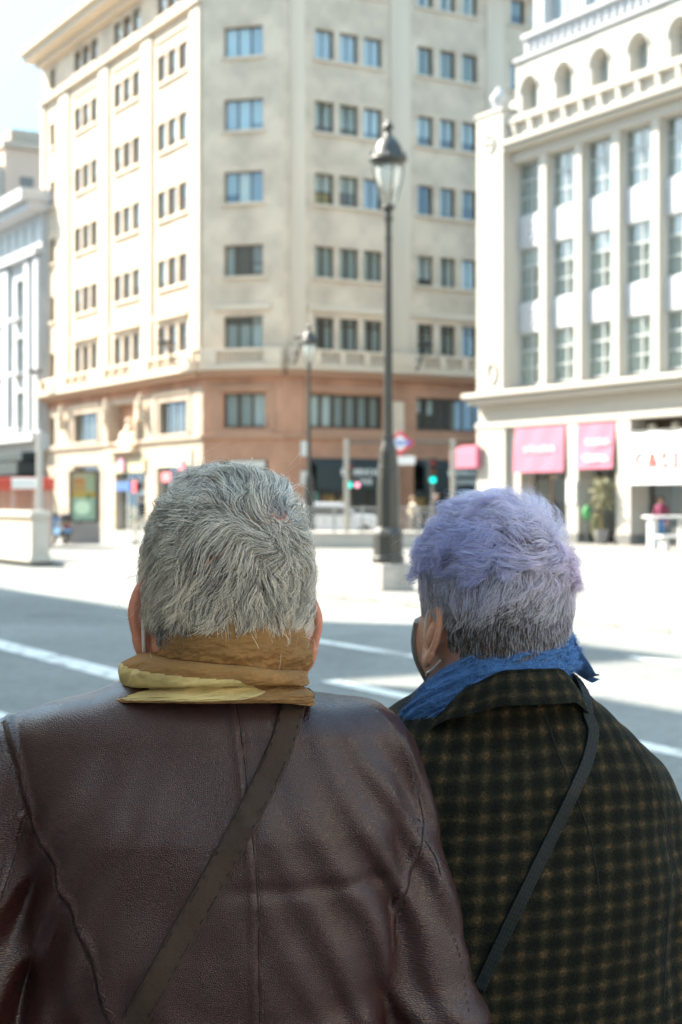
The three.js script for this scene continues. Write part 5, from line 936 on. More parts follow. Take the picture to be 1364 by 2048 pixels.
const weave = texture(512, (u, v) => { const a = 0.5 + 0.5 * Math.sin(u * 512 * 0.9), b = tnoise(u, v * 1, 96, 3), c = tfbm(u * 1, v * 1, 24, 12, 3), l = tnoise(u * 0.1, v, 128, 8); const g = 0.35 + 0.2 * a * b + 0.25 * c + 0.25 * l; return [g, g, g]; }, false);
{
  const ochre = new THREE.MeshPhysicalMaterial({ color: lin(0.27, 0.135, 0.04), roughness: 0.9, bumpMap: rep(weave, 9), bumpScale: 0.0012, map: rep(grainTex, 7), sheen: 0.35, side: THREE.DoubleSide });
  const paleM = new THREE.MeshPhysicalMaterial({ color: lin(0.62, 0.47, 0.2), roughness: 0.9, bumpMap: rep(weave, 9), bumpScale: 0.0012, map: rep(grainTex, 7), side: THREE.DoubleSide });
  // heights along the back measured from the photograph: upper band, twisted middle roll, lower roll with a knot at the right
  const profile = (a, v) => {
    const back = Math.cos(a), right = Math.sin(a), w = noise(a * 2.2, 5), s = clamp(a / 1.2, -1.3, 1.3);
    // v 0..0.45 upper band, 0.45..0.68 middle roll, 0.68..1 lower part
    const topY = 1.55 - 0.008 * s - 0.012 * Math.max(0, s) * Math.max(0, s) - 0.001 * Math.max(0, -s), midY = 1.4945 + 0.006 * Math.max(0, -s) - 0.011 * Math.max(0, s), lowY = 1.477 - 0.005 * s * s, endY = 1.463 - 0.002 * s - 0.005 * s * s;
    let y, r;
    if (v < 0.06) { y = topY - 0.012 + v / 0.06 * 0.012; r = 0.062 + 0.006 * v / 0.06; }
    else if (v < 0.46) { const t = (v - 0.06) / 0.4; y = lerp(topY, midY, t); r = 0.068 + 0.007 * t + 0.005 * Math.sin(t * 3.1); }
    else if (v < 0.70) { const t = (v - 0.46) / 0.24; y = lerp(midY, lowY, t * t * (3 - 2 * t)) + 0.002 * Math.sin(t * 6.28); r = 0.074 + 0.015 * Math.sin(t * Math.PI) + 0.006 * t; }
    else { const t = (v - 0.70) / 0.30; y = lerp(lowY, endY, t) - 0.002; r = 0.079 + 0.012 * t + 0.009 * Math.sin(t * Math.PI) ;}
    // creases that run round the neck and slide slowly downwards
    const c1 = noise(a * 2.2, v * 13 + a * 1.6, 3), c2 = noise(a * 7 + 9, v * 34 + a * 4.5, 7), c3 = noise(a * 22 + 1, v * 70 + a * 9, 11);
    const amp = v < 0.06 ? 0.1 : v < 0.44 ? lerp(0.25, 1, sstep(0.15, 0.42, v)) : 1.0;
    r += amp * (0.0030 * c1 + 0.0014 * c2 + 0.0006 * c3); y += amp * 0.0012 * c1;
    // bunched knot on the right end
    const kn = Math.exp(-Math.pow((a - 1.05) / 0.36, 2)) * sstep(0.5, 0.72, v); r += 0.012 * kn; y -= 0.006 * kn * (v - 0.5);
    return [r, y];
  };
  const atM = (a, v) => { const [r, y] = profile(a, v), wide = 1 + (0.2 * sstep(0.4, 0.6, v) + 0.14 * sstep(0.75, 1, v)) * Math.max(0, -Math.sin(a)) - 0.25 * sstep(0.38, 0.6, v) * Math.max(0, Math.sin(a)); const rx = r * 1.0 * wide, rz = r * 0.98 - 0.004; return [0.036 + rx * Math.sin(a), y - 0.012 * Math.max(0, -Math.cos(a)), 0.037 + rz * Math.cos(a)]; };
  const g = scarfGeometry({ at: atM, na: 420, nv: 200, zone: (a, v) => (v > 0.60 + 0.03 * a && v < 0.93 - 0.02 * Math.sin(a * 3) && a < 0.28 - 1.9 * Math.abs(v - 0.77) && a > -2.3) ? 'pale' : 'cloth' });
  const sc = obj('scarf', g.cloth, ochre, man); sc.userData.label = 'thin ochre scarf wound twice round the neck';
  const pf = obj('scarf_fold', g.pale, paleM, sc); pf.userData.label = 'pale yellow fold of the scarf';
}
// face mask, its loop behind the left ear
const maskField = (hf) => (x, y, z) => Math.max(Math.abs(hf(x, y, z) - 0.0025) - 0.003, y + 0.045, -0.125 - y, z + 0.03);
{
  const mask = std(0.62, 0.6, 0.55, 0.9);
  const plain = headField({ rx: 0.072, ry: 0.097, rz: 0.094, neck: 0.054, box: 2.5, ears: [] }).full;
  const g = sdfGeometry(maskField(plain), [-0.1, -0.14, -0.16], [0.1, -0.03, -0.02], 0.0024); g.applyMatrix4(HM); const m = obj('face_mask', g, mask, man);
  const loop = tube([[-0.066, -0.06, -0.03], [-0.075, -0.03, -0.012], [-0.080, -0.006, 0.008], [-0.0825, -0.02, 0.02], [-0.0805, -0.05, 0.023], [-0.0775, -0.075, 0.017], [-0.074, -0.086, 0.0], [-0.075, -0.082, -0.012], [-0.07, -0.08, -0.03]].map(p => V(...p).applyMatrix4(HM)), 0.0021, 8, 60); obj('ear_loop', loop, std(0.7, 0.67, 0.6, 0.8), m);
}
// trousers and shoes below the frame
function legs(root, col, hemY, spread = 0.095, foot = 0.03) {
  const F = (x, y, z) => { let d = smin(cone(x, y, z, [-0.05, hemY + 0.02, 0], [0.05, hemY + 0.02, 0], 0.125, 0.125), 9, 0.01); for (const s of [-1, 1]) d = smin(d, smin(cone(x, y, z, [s * spread, 0.8, 0], [s * spread, 0.48, -0.01], 0.095, 0.07), cone(x, y, z, [s * spread, 0.48, -0.01], [s * spread, 0.13, 0.02], 0.07, 0.06), 0.02), 0.03); return Math.max(d, 0.13 - y, y - hemY - 0.06); };
  obj('trousers', sdfGeometry(F, [-0.24, 0.1, -0.18], [0.24, hemY + 0.1, 0.18], 0.014), col, root);
  for (const s of [-1, 1]) obj('shoe', sdfGeometry((x, y, z) => Math.max(smin(ell(x, y, z, s * (spread + 0.01), PAVE + 0.03, -0.09, 0.048, 0.06, 0.15), ell(x, y, z, s * spread, PAVE + 0.05, 0.02, 0.042, 0.075, 0.06), 0.03), PAVE + 0.002 - y), [s * spread - 0.1, PAVE - 0.02, -0.28], [s * spread + 0.1, 0.3, 0.12], 0.01), M.dark, root);
}
legs(man, std(0.03, 0.032, 0.04, 0.9), 0.78);
// ---------------------------------------------------------------- the woman with the lavender hair
const woman = thing('person', 'person with lavender curls and shaved nape in a dark checked wool coat and blue scarf', 'person', [0.188, 0, -1.8], 0.2);
const plaid = texture(1024, (u, v) => { // 8 x 8 checks: near black squares between brown bands, rust flecks where the bands cross
  const wob = 0.05 * (tfbm(u, v, 24, 5, 2) - 0.5), x = u * 8 + wob, y = v * 8 + wob * 0.7, fx = x - Math.round(x), fy = y - Math.round(y);
  const lx = Math.exp(-Math.pow(fx / 0.21, 2)), ly = Math.exp(-Math.pow(fy / 0.21, 2)), fib = tfbm(u, v, 128, 14, 3), fib2 = tfbm(u, v, 64, 44, 3);
  const k = 0.55 + 0.9 * (fib - 0.5) * 1.5, cell = 0.75 + 0.5 * hash3(((Math.round(x) % 8) + 8) % 8, ((Math.round(y) % 8) + 8) % 8, 4);
  const n = lx * ly * cell * (0.6 + 0.9 * sstep(0.42, 0.62, fib2)), m = (lx + ly) * 0.5 * (0.55 + fib2 * 0.9);
  const L = [0.0066 + 0.021 * m + 0.034 * n, 0.0078 + 0.017 * m + 0.0165 * n, 0.0064 + 0.0098 * m + 0.006 * n].map(c => c * (0.55 + k));
  return L.map(c => c <= 0.0031 ? c * 12.92 : 1.055 * Math.pow(c, 1 / 2.4) - 0.055);
}, true);
const woolBump = texture(512, (u, v) => { const g = 0.55 * tfbm(u, v, 48, 33, 4) + 0.45 * tnoise(u + 0.02 * tnoise(u, v, 30, 3), v, 128, 8); return [g, g, g]; }, false);
const wool = new THREE.MeshPhysicalMaterial({ color: lin(0.9, 0.93, 0.88), map: rep(plaid, 5.9), roughness: 0.95, specularIntensity: 0.25, bumpMap: rep(woolBump, 6), bumpScale: 0.0016, sheen: 0.12, sheenRoughness: 0.6, sheenColor: lin(0.3, 0.3, 0.26) });
const coatBase = jacketField({
  w: [[0.5, 0.25], [0.8, 0.225], [1.0, 0.205], [1.2, 0.198], [1.32, 0.19], [1.40, 0.172], [1.46, 0.15]],
  d: [[0.5, 0.17], [0.9, 0.155], [1.08, 0.145], [1.22, 0.148], [1.33, 0.138], [1.42, 0.105], [1.47, 0.085]],
  top: [[-0.25, 1.325], [-0.2, 1.37], [-0.15, 1.405], [-0.1, 1.425], [-0.06, 1.455], [0.06, 1.455], [0.1, 1.422], [0.13, 1.400], [0.16, 1.38], [0.188, 1.35], [0.21, 1.30]],
  arm: { [-1]: [[-0.182, 1.33, 0], [-0.235, 1.06, 0.03], [-0.2, 0.85, -0.1], 0.062, 0.068, 0.058], [1]: [[0.152, 1.298, 0.0], [0.222, 1.04, 0.02], [0.2, 0.85, -0.1], 0.058, 0.068, 0.058] },
  hem: 0.5, kArm: 0.03,
});
const coatF = (x, y, z) => { const d = coatBase(x, y, z); if (Math.abs(d) > 0.03) return d; let h = 0.004 * fbm(x * 7 + 30, y * 5, z * 7, 2); const arm = sstep(0.19, 0.225, Math.abs(x)); h += arm * 0.004 * noise(x * 12, y * 16, z * 10 + 4); h += 0.002 * Math.sin((x * 0.6 + y) * 40 + 3 * noise(x * 6, y * 6, 9)) * sstep(0.1, 0.18, Math.abs(x)) * sstep(1.36, 1.25, y); return d - h; };
obj('coat', sdfGeometry(coatF, [-0.36, 0.49, -0.24], [0.38, 1.48, 0.24], 0.0058, (x, y, z) => { const u = wrapU(x, z); return [u - 0.05 * (y - 1.2), y - 0.06 * u + 0.9 * Math.max(0, u - 0.02) * Math.max(0, u - 0.02) * sstep(1.1, 1.35, y)]; }), wool, woman);
const coatM = woman.children[woman.children.length - 1], womanT = tracer(woman, coatF);
{
  const line = pts => evenly(pts.map(([a, b]) => womanT(a, b)).filter(Boolean), 0.005), sm = std(0.008, 0.009, 0.008, 1);
  for (const pts of [[[1090, 1428], [1104, 1470], [1122, 1520], [1142, 1570], [1163, 1620], [1182, 1680], [1193, 1740], [1200, 1795]], [[1266, 1492], [1290, 1530], [1312, 1580], [1330, 1640], [1340, 1710], [1340, 1790], [1334, 1880], [1328, 2000]]]) { const l = snap(line(pts), coatF); obj('seam', tube(l.map(h => h.p.clone().addScaledVector(h.n, -0.0002)), 0.0011, 5, l.length), sm, coatM); }
}
// coat collar and blue mohair scarf
const ring = (cx, cz, rx, rz, y0) => (a, v) => 0;
{
  const colY = curve1([[-3.2, 1.36], [-2.2, 1.365], [-1.4, 1.407], [-0.8, 1.449], [-0.3, 1.466], [0, 1.467], [0.5, 1.466], [0.9, 1.448], [1.3, 1.425], [1.8, 1.39], [3.2, 1.36]]);
  const at = (a, v) => { // outside of the collar up, over the fold and down inside
    const h = 0.031 + 0.005 * Math.cos(a), top = colY(a), t = v < 0.62 ? v / 0.62 : 1 - (v - 0.62) / 0.38, inside = v >= 0.62; let y = top - h * (1 - t), r = 0.104 - 0.02 * t + 0.003 * Math.sin(t * 3.14);
    if (inside) { r -= 0.008 * sstep(0, 0.25, (v - 0.62) / 0.38); y -= 0.0; } else if (t > 0.85) r -= 0.004 * (t - 0.85) / 0.15;
    r += 0.0016 * noise(a * 3, v * 4, 2); const front = Math.max(0, -Math.cos(a)); const wide = 1 + 0.12 * Math.max(0, -Math.sin(a)) * (1 - t) - 0.1 * Math.max(0, Math.sin(a));
    return [-0.008 + r * 1.02 * wide * Math.sin(a), y - 0.02 * front, 0.032 + r * (1.02 + 0.35 * front) * Math.cos(a) + 0.004];
  };
  const g = scarfGeometry({ at: (a, v) => at(a, 1 - v), na: 260, nv: 60 }); const cg = g.cloth; const uv = cg.attributes.uv; for (let i = 0; i < uv.count; i++) uv.setXY(i, uv.getX(i) * 1.15, uv.getY(i) * 0.62 + 0.3);
  obj('collar', cg, wool, coatM);
}
const scarfAt = (a, v) => {
  const s = clamp(a / 1.3, -1.6, 1.6), top = 1.4985 + 0.006 * Math.max(0, s) - 0.022 * Math.max(0, -s) - 0.014 * Math.max(0, -s) * Math.max(0, -s), bot = top - 0.053 + 0.008 * s - 0.012 * Math.max(0, -s);
  const t = v; let y = lerp(top, bot, sstep(0, 1, t) * 0.5 + t * 0.5), r = 0.069 + 0.016 * Math.sin(Math.min(1, t * 1.3) * 1.57) - (t > 0.85 ? 0.006 * (t - 0.85) / 0.15 : 0);
  if (t < 0.1) { r -= 0.006 * (1 - t / 0.1); y -= 0.004 * (1 - t / 0.1); }
  r += 0.0035 * noise(a * 3, v * 9 + a * 1.2, 4) + 0.0018 * noise(a * 8, v * 22 + a * 3, 6) + 0.0012 * noise(a * 40, v * 40, 8);
  const fr = Math.max(0, -Math.cos(a)); const lw = 1 + 0.34 * Math.max(0, -Math.sin(a)) * Math.min(1, t * 1.6);
  return [-0.01 + r * 1.06 * lw * Math.sin(a), y - 0.03 * fr * t, 0.026 + r * (1.02 + 0.3 * fr) * Math.cos(a)];
};
{
  const mohair = new THREE.MeshPhysicalMaterial({ color: lin(0.05, 0.155, 0.40), roughness: 1, sheen: 0.5, sheenRoughness: 0.5, sheenColor: lin(0.2, 0.4, 0.8), bumpMap: rep(woolBump, 9), bumpScale: 0.003, map: rep(grainTex, 9), side: THREE.DoubleSide });
  const g = scarfGeometry({ at: scarfAt, na: 300, nv: 90 });
  // loose corner that sticks out on the right, under the collar's end
  const C = a => scarfAt(a, 0.8), pts = []; const flap = new THREE.PlaneGeometry(1, 1, 14, 14), p = flap.attributes.position, A = C(1.25);
  for (let i = 0; i < p.count; i++) { const u = p.getX(i) + 0.5, w = 0.5 - p.getY(i); const wd = lerp(0.03, 0.006, u); p.setXYZ(i, A[0] - 0.012 + 0.034 * u + 0.004 * Math.sin(w * 5 + u * 3), A[1] + 0.014 - 0.042 * Math.pow(u, 0.8) + (0.5 - w) * wd + 0.010 * sstep(0.7, 1, u), A[2] + 0.012 + 0.006 * Math.sin(w * 4 + u * 2) - 0.01 * u); }
  flap.computeVertexNormals();
  const sc = obj('scarf', mergeGeometries([g.cloth, flap.toNonIndexed()]), mohair, woman); sc.userData.label = 'fluffy blue mohair scarf inside the coat collar';
  // loose mohair fibres
  const pos = [], nor = [], idx = []; let v = 0; const fib = (P, N, len, w) => { const t0 = V(rr(-1, 1), rr(-1, 1), rr(-1, 1)).cross(N).normalize(); let q = P.clone(), d = t0.clone().addScaledVector(N, rr(0.3, 1.2)).normalize(); const b = new THREE.Vector3().crossVectors(d, N).normalize(), cu = V(rr(-1, 1), rr(-1, 1), rr(-1, 1)).multiplyScalar(0.5); for (let k = 0; k <= 4; k++) { for (const e of [-1, 1]) { const o = q.clone().addScaledVector(b, e * w * (1 - k * 0.2)); pos.push(o.x, o.y, o.z); nor.push(N.x, N.y, N.z); } q = q.clone().addScaledVector(d, len / 4); d = d.add(cu).normalize(); if (k) { idx.push(v + k * 2 - 2, v + k * 2 - 1, v + k * 2, v + k * 2, v + k * 2 - 1, v + k * 2 + 1); } } v += 10; };
  for (let i = 0; i < 9000; i++) { const a = rr(-2.2, 2.0), w = rr(0.0, 1), P = V(...scarfAt(a, w)), N = V(Math.sin(a), 0.25, Math.cos(a)).normalize(); fib(P, N, rr(0.003, 0.009) * (rnd() < 0.06 ? 1.8 : 1), 0.00016); }
  const fg = new THREE.BufferGeometry(); fg.setAttribute('position', new THREE.Float32BufferAttribute(pos, 3)); fg.setAttribute('normal', new THREE.Float32BufferAttribute(nor, 3)); fg.setIndex(idx);
  obj('fibres', fg, new THREE.MeshPhysicalMaterial({ color: lin(0.10, 0.24, 0.52), roughness: 0.8, side: THREE.DoubleSide }), sc).userData.kind = 'stuff';
}
// head
const HW = new THREE.Matrix4().makeRotationFromEuler(new THREE.Euler(0.02, 0.34, -0.02, 'YXZ')).setPosition(-0.015, 1.543, 0.02);
const womanHead = headField({ rx: 0.0695, ry: 0.097, rz: 0.09, neck: 0.049, fw: 0.86, ears: [{ at: [-0.0735, -0.046, -0.018], rot: [0.16, 1.3, 0.14], s: 0.86, side: -1, rw: 0.003 }, { at: [0.0655, -0.045, 0.004], rot: [0.1, -0.6, 0], s: 0.83, side: 1 }] });
{
  const g = sdfGeometry((x, y, z) => smin(womanHead.full(x, y, z), ell(x, y, z, 0, -0.27, -0.01, 0.13, 0.1, 0.09), 0.05), [-0.16, -0.38, -0.16], [0.15, 0.12, 0.13], 0.0026, (x, y, z) => [x - z * 0.8, y]); g.applyMatrix4(HW);
  const body = obj('body', g, new THREE.MeshPhysicalMaterial({ color: lin(0.50, 0.255, 0.17), roughness: 0.55, map: rep(skinTex, 6), bumpMap: rep(bumpTex, 30), bumpScale: 0.0004, specularIntensity: 0.6 }), woman);
  const gold = new THREE.MeshStandardMaterial({ color: lin(0.7, 0.5, 0.2), metalness: 1, roughness: 0.25 });
  const er = new THREE.TorusGeometry(0.0048, 0.0014, 8, 20); er.rotateY(0.7); er.translate(-0.0815, -0.077, -0.012); const e2 = er.clone(); e2.translate(0, 0.004, -0.003); obj('earring', [er, e2].map(q => q.applyMatrix4(HW)), gold, woman);
  // patterned mask and its loop
  const plain = headField({ rx: 0.0695, ry: 0.097, rz: 0.09, neck: 0.049, fw: 0.86, ears: [] }).full;
  const mf = (x, y, z) => Math.max(Math.abs(plain(x, y, z) - 0.002) - 0.003, y + 0.05 + 0.25 * (z + 0.03), -0.128 - y, z + 0.074);
  const mg = sdfGeometry(mf, [-0.1, -0.14, -0.17], [0.1, -0.02, -0.015], 0.0024, (x, y, z) => [x + z, y]); mg.applyMatrix4(HW);
  const mk = obj('face_mask', mg, std(0.3, 0.33, 0.31, 0.9, { bumpMap: rep(bumpTex, 12), bumpScale: 0.0008 }), woman); mk.userData.label = 'grey face mask';
  obj('ear_loop', tube([[-0.052, -0.085, -0.062], [-0.062, -0.07, -0.048], [-0.072, -0.045, -0.036], [-0.0735, -0.022, -0.028], [-0.0705, -0.014, -0.016], [-0.068, -0.03, 0.0]].map(p => V(...p).applyMatrix4(HW)), 0.0012, 7, 40), std(0.75, 0.76, 0.72, 0.7), mk);
  obj('ear_loop', tube([[-0.052, -0.1, -0.06], [-0.064, -0.093, -0.04], [-0.073, -0.088, -0.02], [-0.07, -0.075, -0.006]].map(p => V(...p).applyMatrix4(HW)), 0.0012, 7, 30), std(0.75, 0.76, 0.72, 0.7), mk);
}
{ // hair: shaved nape, silver middle, long lavender top
  const mesh = sdfGeometry(womanHead.scalp, [-0.1, -0.13, -0.12], [0.1, 0.12, 0.12], 0.005), headF = womanHead.scalp;
  const skin = (x, y, z) => (z < 0.012 && y < -0.014) || (z < 0.03 && y < -0.056) || y < -0.07 || (z < -0.07 && y < 0.05);
  const swirl = (p, n, f, a) => { const ca = Math.cos(a), sa = Math.sin(a); return [f[0] * ca + (n[1] * f[2] - n[2] * f[1]) * sa, f[1] * ca + (n[2] * f[0] - n[0] * f[2]) * sa, f[2] * ca + (n[0] * f[1] - n[1] * f[0]) * sa]; };
  // dye: where a lock hangs decides how blue it is
  const dye = (q, rn, t) => {
    const l = sstep(0.0, -0.075, q[0] + 0.02 * rn[2]), r = sstep(0.02, 0.08, q[0]), up = sstep(0.0, 0.075, q[1]), pk = Math.exp(-((q[0] - 0.06) ** 2 + (q[1] - 0.032) ** 2) * 900);
    let c = [0.68, 0.62, 0.80]; const mix = (b, k) => { c = c.map((v, i) => lerp(v, b[i], clamp(k, 0, 1))); };
    mix([0.56, 0.55, 0.80], up * 0.7 * rn[0]); mix([0.26, 0.33, 0.66], l * (0.4 + 0.6 * rn[1])); mix([0.72, 0.67, 0.8], r * 0.6); mix([0.7, 0.48, 0.66], pk * 0.55);
    const k = 0.82 + 0.36 * rn[2]; c = c.map((v, i) => lerp(v, [0.8, 0.78, 0.86][i], 0.18)); return c.map(v => Math.min(0.92, v * k * 1.2));
  };
  const parts = [];
  parts.push(growHair({ headF, mesh, guides: 1200, strands: 15000, segs: 4, width: 0.0004, clump: 0.15, frizz: 0.0012, spread: 0.4, stray: 0.01, // clipped nape and sides
    where: (x, y, z) => skin(x, y, z) || y > 0.03 ? 0 : 1, len: p => lerp(0.011, 0.022, sstep(-0.07, 0.0, p[1])), height: (p, r) => lerp(0.0022, 0.006, sstep(-0.08, 0.0, p[1])) * (0.6 + 0.7 * r), curl: () => 0.12,
    flow: (p, n, t, g) => swirl(p, n, [-0.12 + 0.25 * noise(p[0] * 20, p[1] * 20, 5), -1, 0.0], 0.3 * (g.r - 0.5)),
    color: (p, t, rn) => { const left = sstep(0.02, -0.05, p[0]), low = sstep(-0.02, -0.07, p[1]); const dark = rn[0] < 0.3 + 0.38 * left + 0.1 * low; const v = dark ? 0.05 + 0.06 * rn[1] : 0.45 + 0.3 * rn[1]; return dark ? [v * 1.15, v * 0.95, v * 0.82] : [v * (0.98), v * 0.95, v * lerp(1.12, 0.95, low)]; } }));
  parts.push(growHair({ headF, mesh, guides: 450, strands: 11000, segs: 7, width: 0.0004, clump: 0.1, frizz: 0.003, spread: 1, stray: 0.02, waveK: 120, // silver middle, combed down and left
    where: (x, y, z) => skin(x, y, z) || y < -0.018 + 0.022 * noise(x * 40, y * 40, 3) || y > 0.05 ? 0 : (z < 0 ? 0.7 : 1), len: p => lerp(0.024, 0.046, sstep(-0.02, 0.03, p[1])), height: (p, r) => lerp(0.003, 0.009, sstep(-0.02, 0.04, p[1])) * (0.5 + 0.7 * r), curl: () => 0.35,
    flow: (p, n, t, g) => swirl(p, n, [-0.75 * sstep(0.07, 0.0, p[0]) + 0.2, -0.75, 0], 0.5 * noise(p[0] * 30, p[1] * 30, 8) + 0.5 * (g.r - 0.5)),
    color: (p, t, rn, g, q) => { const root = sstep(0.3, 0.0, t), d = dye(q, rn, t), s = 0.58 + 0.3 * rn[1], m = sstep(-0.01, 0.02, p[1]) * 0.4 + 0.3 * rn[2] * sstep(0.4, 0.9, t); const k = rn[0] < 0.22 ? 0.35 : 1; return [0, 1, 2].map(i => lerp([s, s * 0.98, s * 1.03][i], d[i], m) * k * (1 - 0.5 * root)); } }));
  const C = [0.025, 0.062, 0.06];
  const topFlow = (p, n, t, g) => { const dx = p[0] - C[0], dy = p[1] - C[1], dz = p[2] - C[2], r = len3(dx, dy, dz) || 1e-4; let f = [dx / r, dy / r - 0.55 * sstep(0.09, 0.03, p[1]), dz / r]; f[0] -= 0.25; return swirl(p, n, f, (0.75) * noise(p[0] * 26 + 5, p[1] * 26, p[2] * 26) + 0.9 * (g.r - 0.5)); };
  parts.push(growHair({ headF, mesh, guides: 800, strands: 23000, segs: 9, width: 0.0004, clump: 0.1, frizz: 0.0045, spread: 1.5, stray: 0.03, waveK: 98, phase: 14, liftMax: 1.7, settle: 0.35,
    where: (x, y, z) => y < 0.026 + 0.012 * noise(x * 30, z * 30, 7) || (z < -0.075 && y < 0.06) ? 0 : 1, len: p => lerp(0.042, 0.07, sstep(0.03, 0.08, p[1])), height: (p, r) => (0.0075 + 0.013 * r) * (1 + 0.55 * noise(p[0] * 36 + 9, p[1] * 36, p[2] * 36)) * (1 + 0.75 * sstep(0.02, 0.07, Math.abs(p[0])) * sstep(0.09, 0.05, p[1])), curl: () => 1.9, flow: topFlow,
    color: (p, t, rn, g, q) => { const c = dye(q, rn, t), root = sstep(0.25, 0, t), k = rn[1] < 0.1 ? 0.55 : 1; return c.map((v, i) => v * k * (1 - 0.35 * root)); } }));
  parts.push(growHair({ headF, mesh, guides: 160, strands: 420, segs: 9, width: 0.00032, clump: 0.2, frizz: 0.014, spread: 2, stray: 0.3, waveK: 170, liftMax: 3, where: (x, y, z) => y < 0.02 ? 0 : 1, len: () => rr(0.04, 0.065), height: (p, r) => 0.016 + 0.02 * r, curl: () => 1.1, flow: topFlow, color: (p, t, rn, g, q) => dye(q, rn, t).map(v => v * 1.1) }));
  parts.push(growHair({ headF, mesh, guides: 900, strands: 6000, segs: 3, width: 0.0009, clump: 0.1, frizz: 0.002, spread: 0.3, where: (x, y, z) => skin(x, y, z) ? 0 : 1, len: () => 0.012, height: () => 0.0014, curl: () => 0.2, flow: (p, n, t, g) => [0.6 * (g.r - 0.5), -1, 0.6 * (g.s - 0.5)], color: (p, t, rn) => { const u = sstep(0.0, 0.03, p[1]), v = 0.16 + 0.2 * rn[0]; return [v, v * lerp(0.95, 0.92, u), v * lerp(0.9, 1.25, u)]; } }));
  const hg = mergeGeometries(parts); hg.applyMatrix4(HW); const h = obj('hair', hg, hairMat, woman); h.userData.kind = 'stuff'; h.userData.label = 'lavender and blue curls over a silver band and clipped grey nape';
}
legs(woman, std(0.02, 0.02, 0.024, 0.9), 0.62);
{
  const t = thing('bag_strap', 'narrow dark teal leather strap across the checked coat', 'strap', [woman.position.x, 0, woman.position.z], woman.rotation.y);
  const hits = [[1172, 1426], [1184, 1462], [1174, 1518], [1143, 1590], [1107, 1664], [1070, 1740], [1030, 1822], [992, 1902], [958, 1975]].map(([a, b]) => womanT(a, b)).filter(Boolean), f = hits[0].p;
  const path = snap(evenly([{ p: V(f.x - 0.012, 1.425, -0.02), n: V(0, 1, -0.2) }, { p: V(f.x - 0.008, 1.425, 0.02), n: V(0, 1, 0.3) }, ...hits], 0.006), coatF);
  const st = obj('strap', ribbon(path, 0.0138, 0.003, 0.001), new THREE.MeshPhysicalMaterial({ color: lin(0.008, 0.012, 0.013), roughness: 0.5, specularIntensity: 0.4, bumpMap: rep(bumpTex, 14), bumpScale: 0.0005 }), t);
  for (const s of [-0.0052, -0.0018, 0.0018, 0.0052]) obj('stitching', stitches(path, s, 0.0048, 0.0036, 0.0004, 0.0041), std(0.012, 0.016, 0.018, 0.6), st).userData.kind = 'stuff';
}

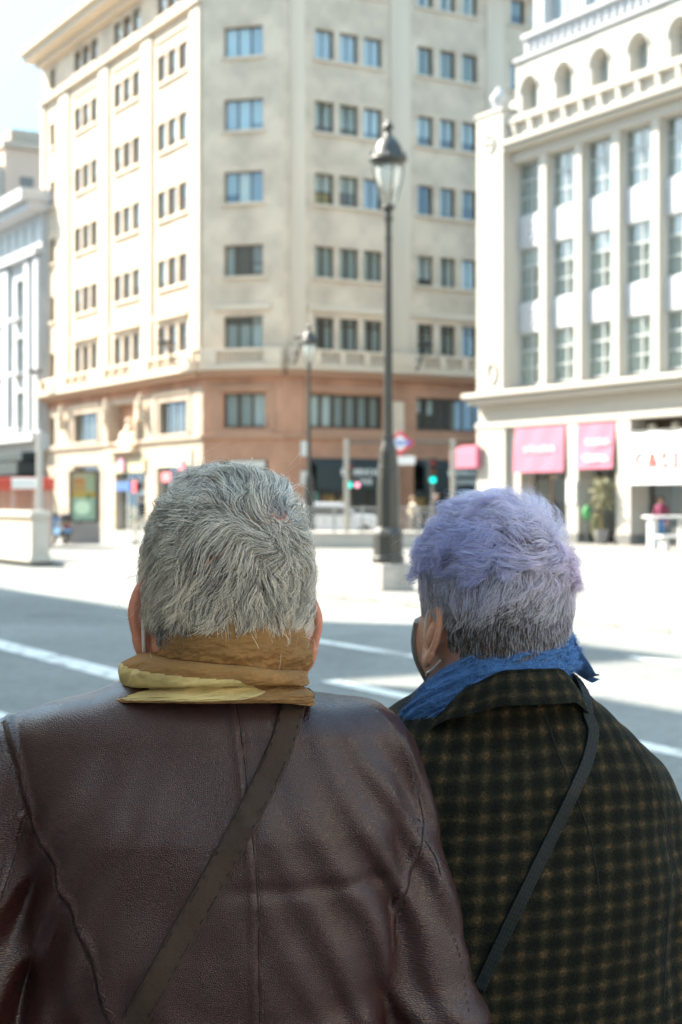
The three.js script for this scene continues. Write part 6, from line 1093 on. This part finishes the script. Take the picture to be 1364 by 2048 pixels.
// ---------------------------------------------------------------- people across the road
function pedestrian(label, px, d, turn, o) {
  const c = at(px, d), t = thing('person', label, 'person', [c.x, PAVE, c.z], turn), st = o.stride || 0, B = o.arm || 0.1;
  const bones = [['top', [0, 1.02, 0], [0, 1.36, 0], 0.135, 0.155], ['top', [-0.16, 1.38, 0], [0.16, 1.38, 0], 0.07, 0.07], ['head', [0, 1.45, 0], [0, 1.53, -0.01], 0.05, 0.05], ['head', [0, 1.6, -0.01], [0, 1.64, -0.015], 0.085, 0.088],
    ['legs', [-0.09, 0.95, 0], [-0.1, 0.5, -st], 0.1, 0.07], ['legs', [-0.1, 0.5, -st], [-0.1, 0.09, -st * 0.8], 0.07, 0.05], ['legs', [0.09, 0.95, 0], [0.1, 0.5, st * 0.7], 0.1, 0.07], ['legs', [0.1, 0.5, st * 0.7], [0.1, 0.09, st * 1.7], 0.07, 0.05],
    ['shoe', [-0.1, 0.05, -st * 0.8 + 0.03], [-0.1, 0.04, -st * 0.8 - 0.15], 0.05, 0.045], ['shoe', [0.1, 0.05, st * 1.7 + 0.03], [0.1, 0.04, st * 1.7 - 0.15], 0.05, 0.045],
    ['top', [-0.2, 1.37, 0], [-0.25, 1.1, B * 0.6], 0.06, 0.05], ['top', [-0.25, 1.1, B * 0.6], [-0.24, 0.86, -B * 0.4], 0.05, 0.036], ['hand', [-0.24, 0.83, -B * 0.5], [-0.235, 0.74, -B * 0.7], 0.034, 0.026],
    ['top', [0.2, 1.37, 0], [0.25, 1.1, -B * 0.6], 0.06, 0.05], ['top', [0.25, 1.1, -B * 0.6], [0.24, 0.86, -B * 1.4], 0.05, 0.036], ['hand', [0.24, 0.83, -B * 1.5], [0.235, 0.74, -B * 1.7], 0.034, 0.026]];
  const F = (x, y, z) => { let q = 9; for (const b of bones) q = smin(q, cone(x, y, z, b[1], b[2], b[3], b[4]), 0.03); return q; };
  const g = sdfGeometry(F, [-0.4, -0.04, -0.5], [0.4, 1.8, 0.5], 0.024), p = g.attributes.position, col = new Float32Array(p.count * 3), C = { top: o.top, head: [0.5, 0.28, 0.2], hand: [0.5, 0.28, 0.2], legs: o.legs, shoe: [0.04, 0.04, 0.04] };
  for (let i = 0; i < p.count; i++) { let bd = 9, k = 'top'; for (const b of bones) { const q = cone(p.getX(i), p.getY(i), p.getZ(i), b[1], b[2], b[3], b[4]); if (q < bd) { bd = q; k = b[0]; } } col.set(C[k], i * 3); }
  g.setAttribute('color', new THREE.BufferAttribute(col, 3)); obj('body', g, new THREE.MeshStandardMaterial({ vertexColors: true, roughness: 0.85 }), t);
  obj('hair', sdfGeometry((x, y, z) => Math.max(ell(x, y, z, 0, 1.65, 0.012, 0.1, 0.105, 0.108), -(y - 1.6 + 0.9 * (z + 0.02)) * 0.7), [-0.13, 1.48, -0.13], [0.13, 1.78, 0.15], 0.018), std(...o.hair, 0.7), t);
  if (o.bag) obj('handbag', rbox(0.2, 0.32, 0.55, 0.85, -0.1, 0.16, 0.04), std(...o.bag, 0.6), t);
  t.scale.setScalar(o.h / 1.75); return t;
}
pedestrian('dark haired pedestrian in dark top and pale trousers walking behind the grey haired head', 283, 55, 1.2, { top: [0.05, 0.05, 0.055], legs: [0.6, 0.57, 0.5], hair: [0.02, 0.015, 0.012], h: 1.74, stride: 0.2, arm: 0.2 });
pedestrian('pedestrian in beige coat walking behind the railing beside the tall lamp', 826, 58, -1.2, { top: [0.5, 0.42, 0.32], legs: [0.16, 0.14, 0.12], hair: [0.3, 0.2, 0.12], h: 1.7, stride: 0.15, arm: 0.15 });
pedestrian('pedestrian in dark clothes under the right hand traffic light', 872, 60, 0.6, { top: [0.05, 0.045, 0.045], legs: [0.05, 0.05, 0.06], hair: [0.3, 0.2, 0.15], h: 1.78, stride: 0.1, arm: 0.1 });
pedestrian('pedestrian in maroon top and blue trousers standing behind the white high table', 1323, 52, 2.4, { top: [0.22, 0.04, 0.09], legs: [0.04, 0.12, 0.25], hair: [0.05, 0.03, 0.02], h: 1.66, stride: 0.02, arm: 0.1 });
pedestrian('pedestrian in pale grey jacket beside the maroon dressed one', 1312, 54, 2.9, { top: [0.45, 0.44, 0.5], legs: [0.06, 0.06, 0.08], hair: [0.25, 0.1, 0.05], h: 1.68, stride: 0.05, arm: 0.1 });
renderer.render(scene, camera);
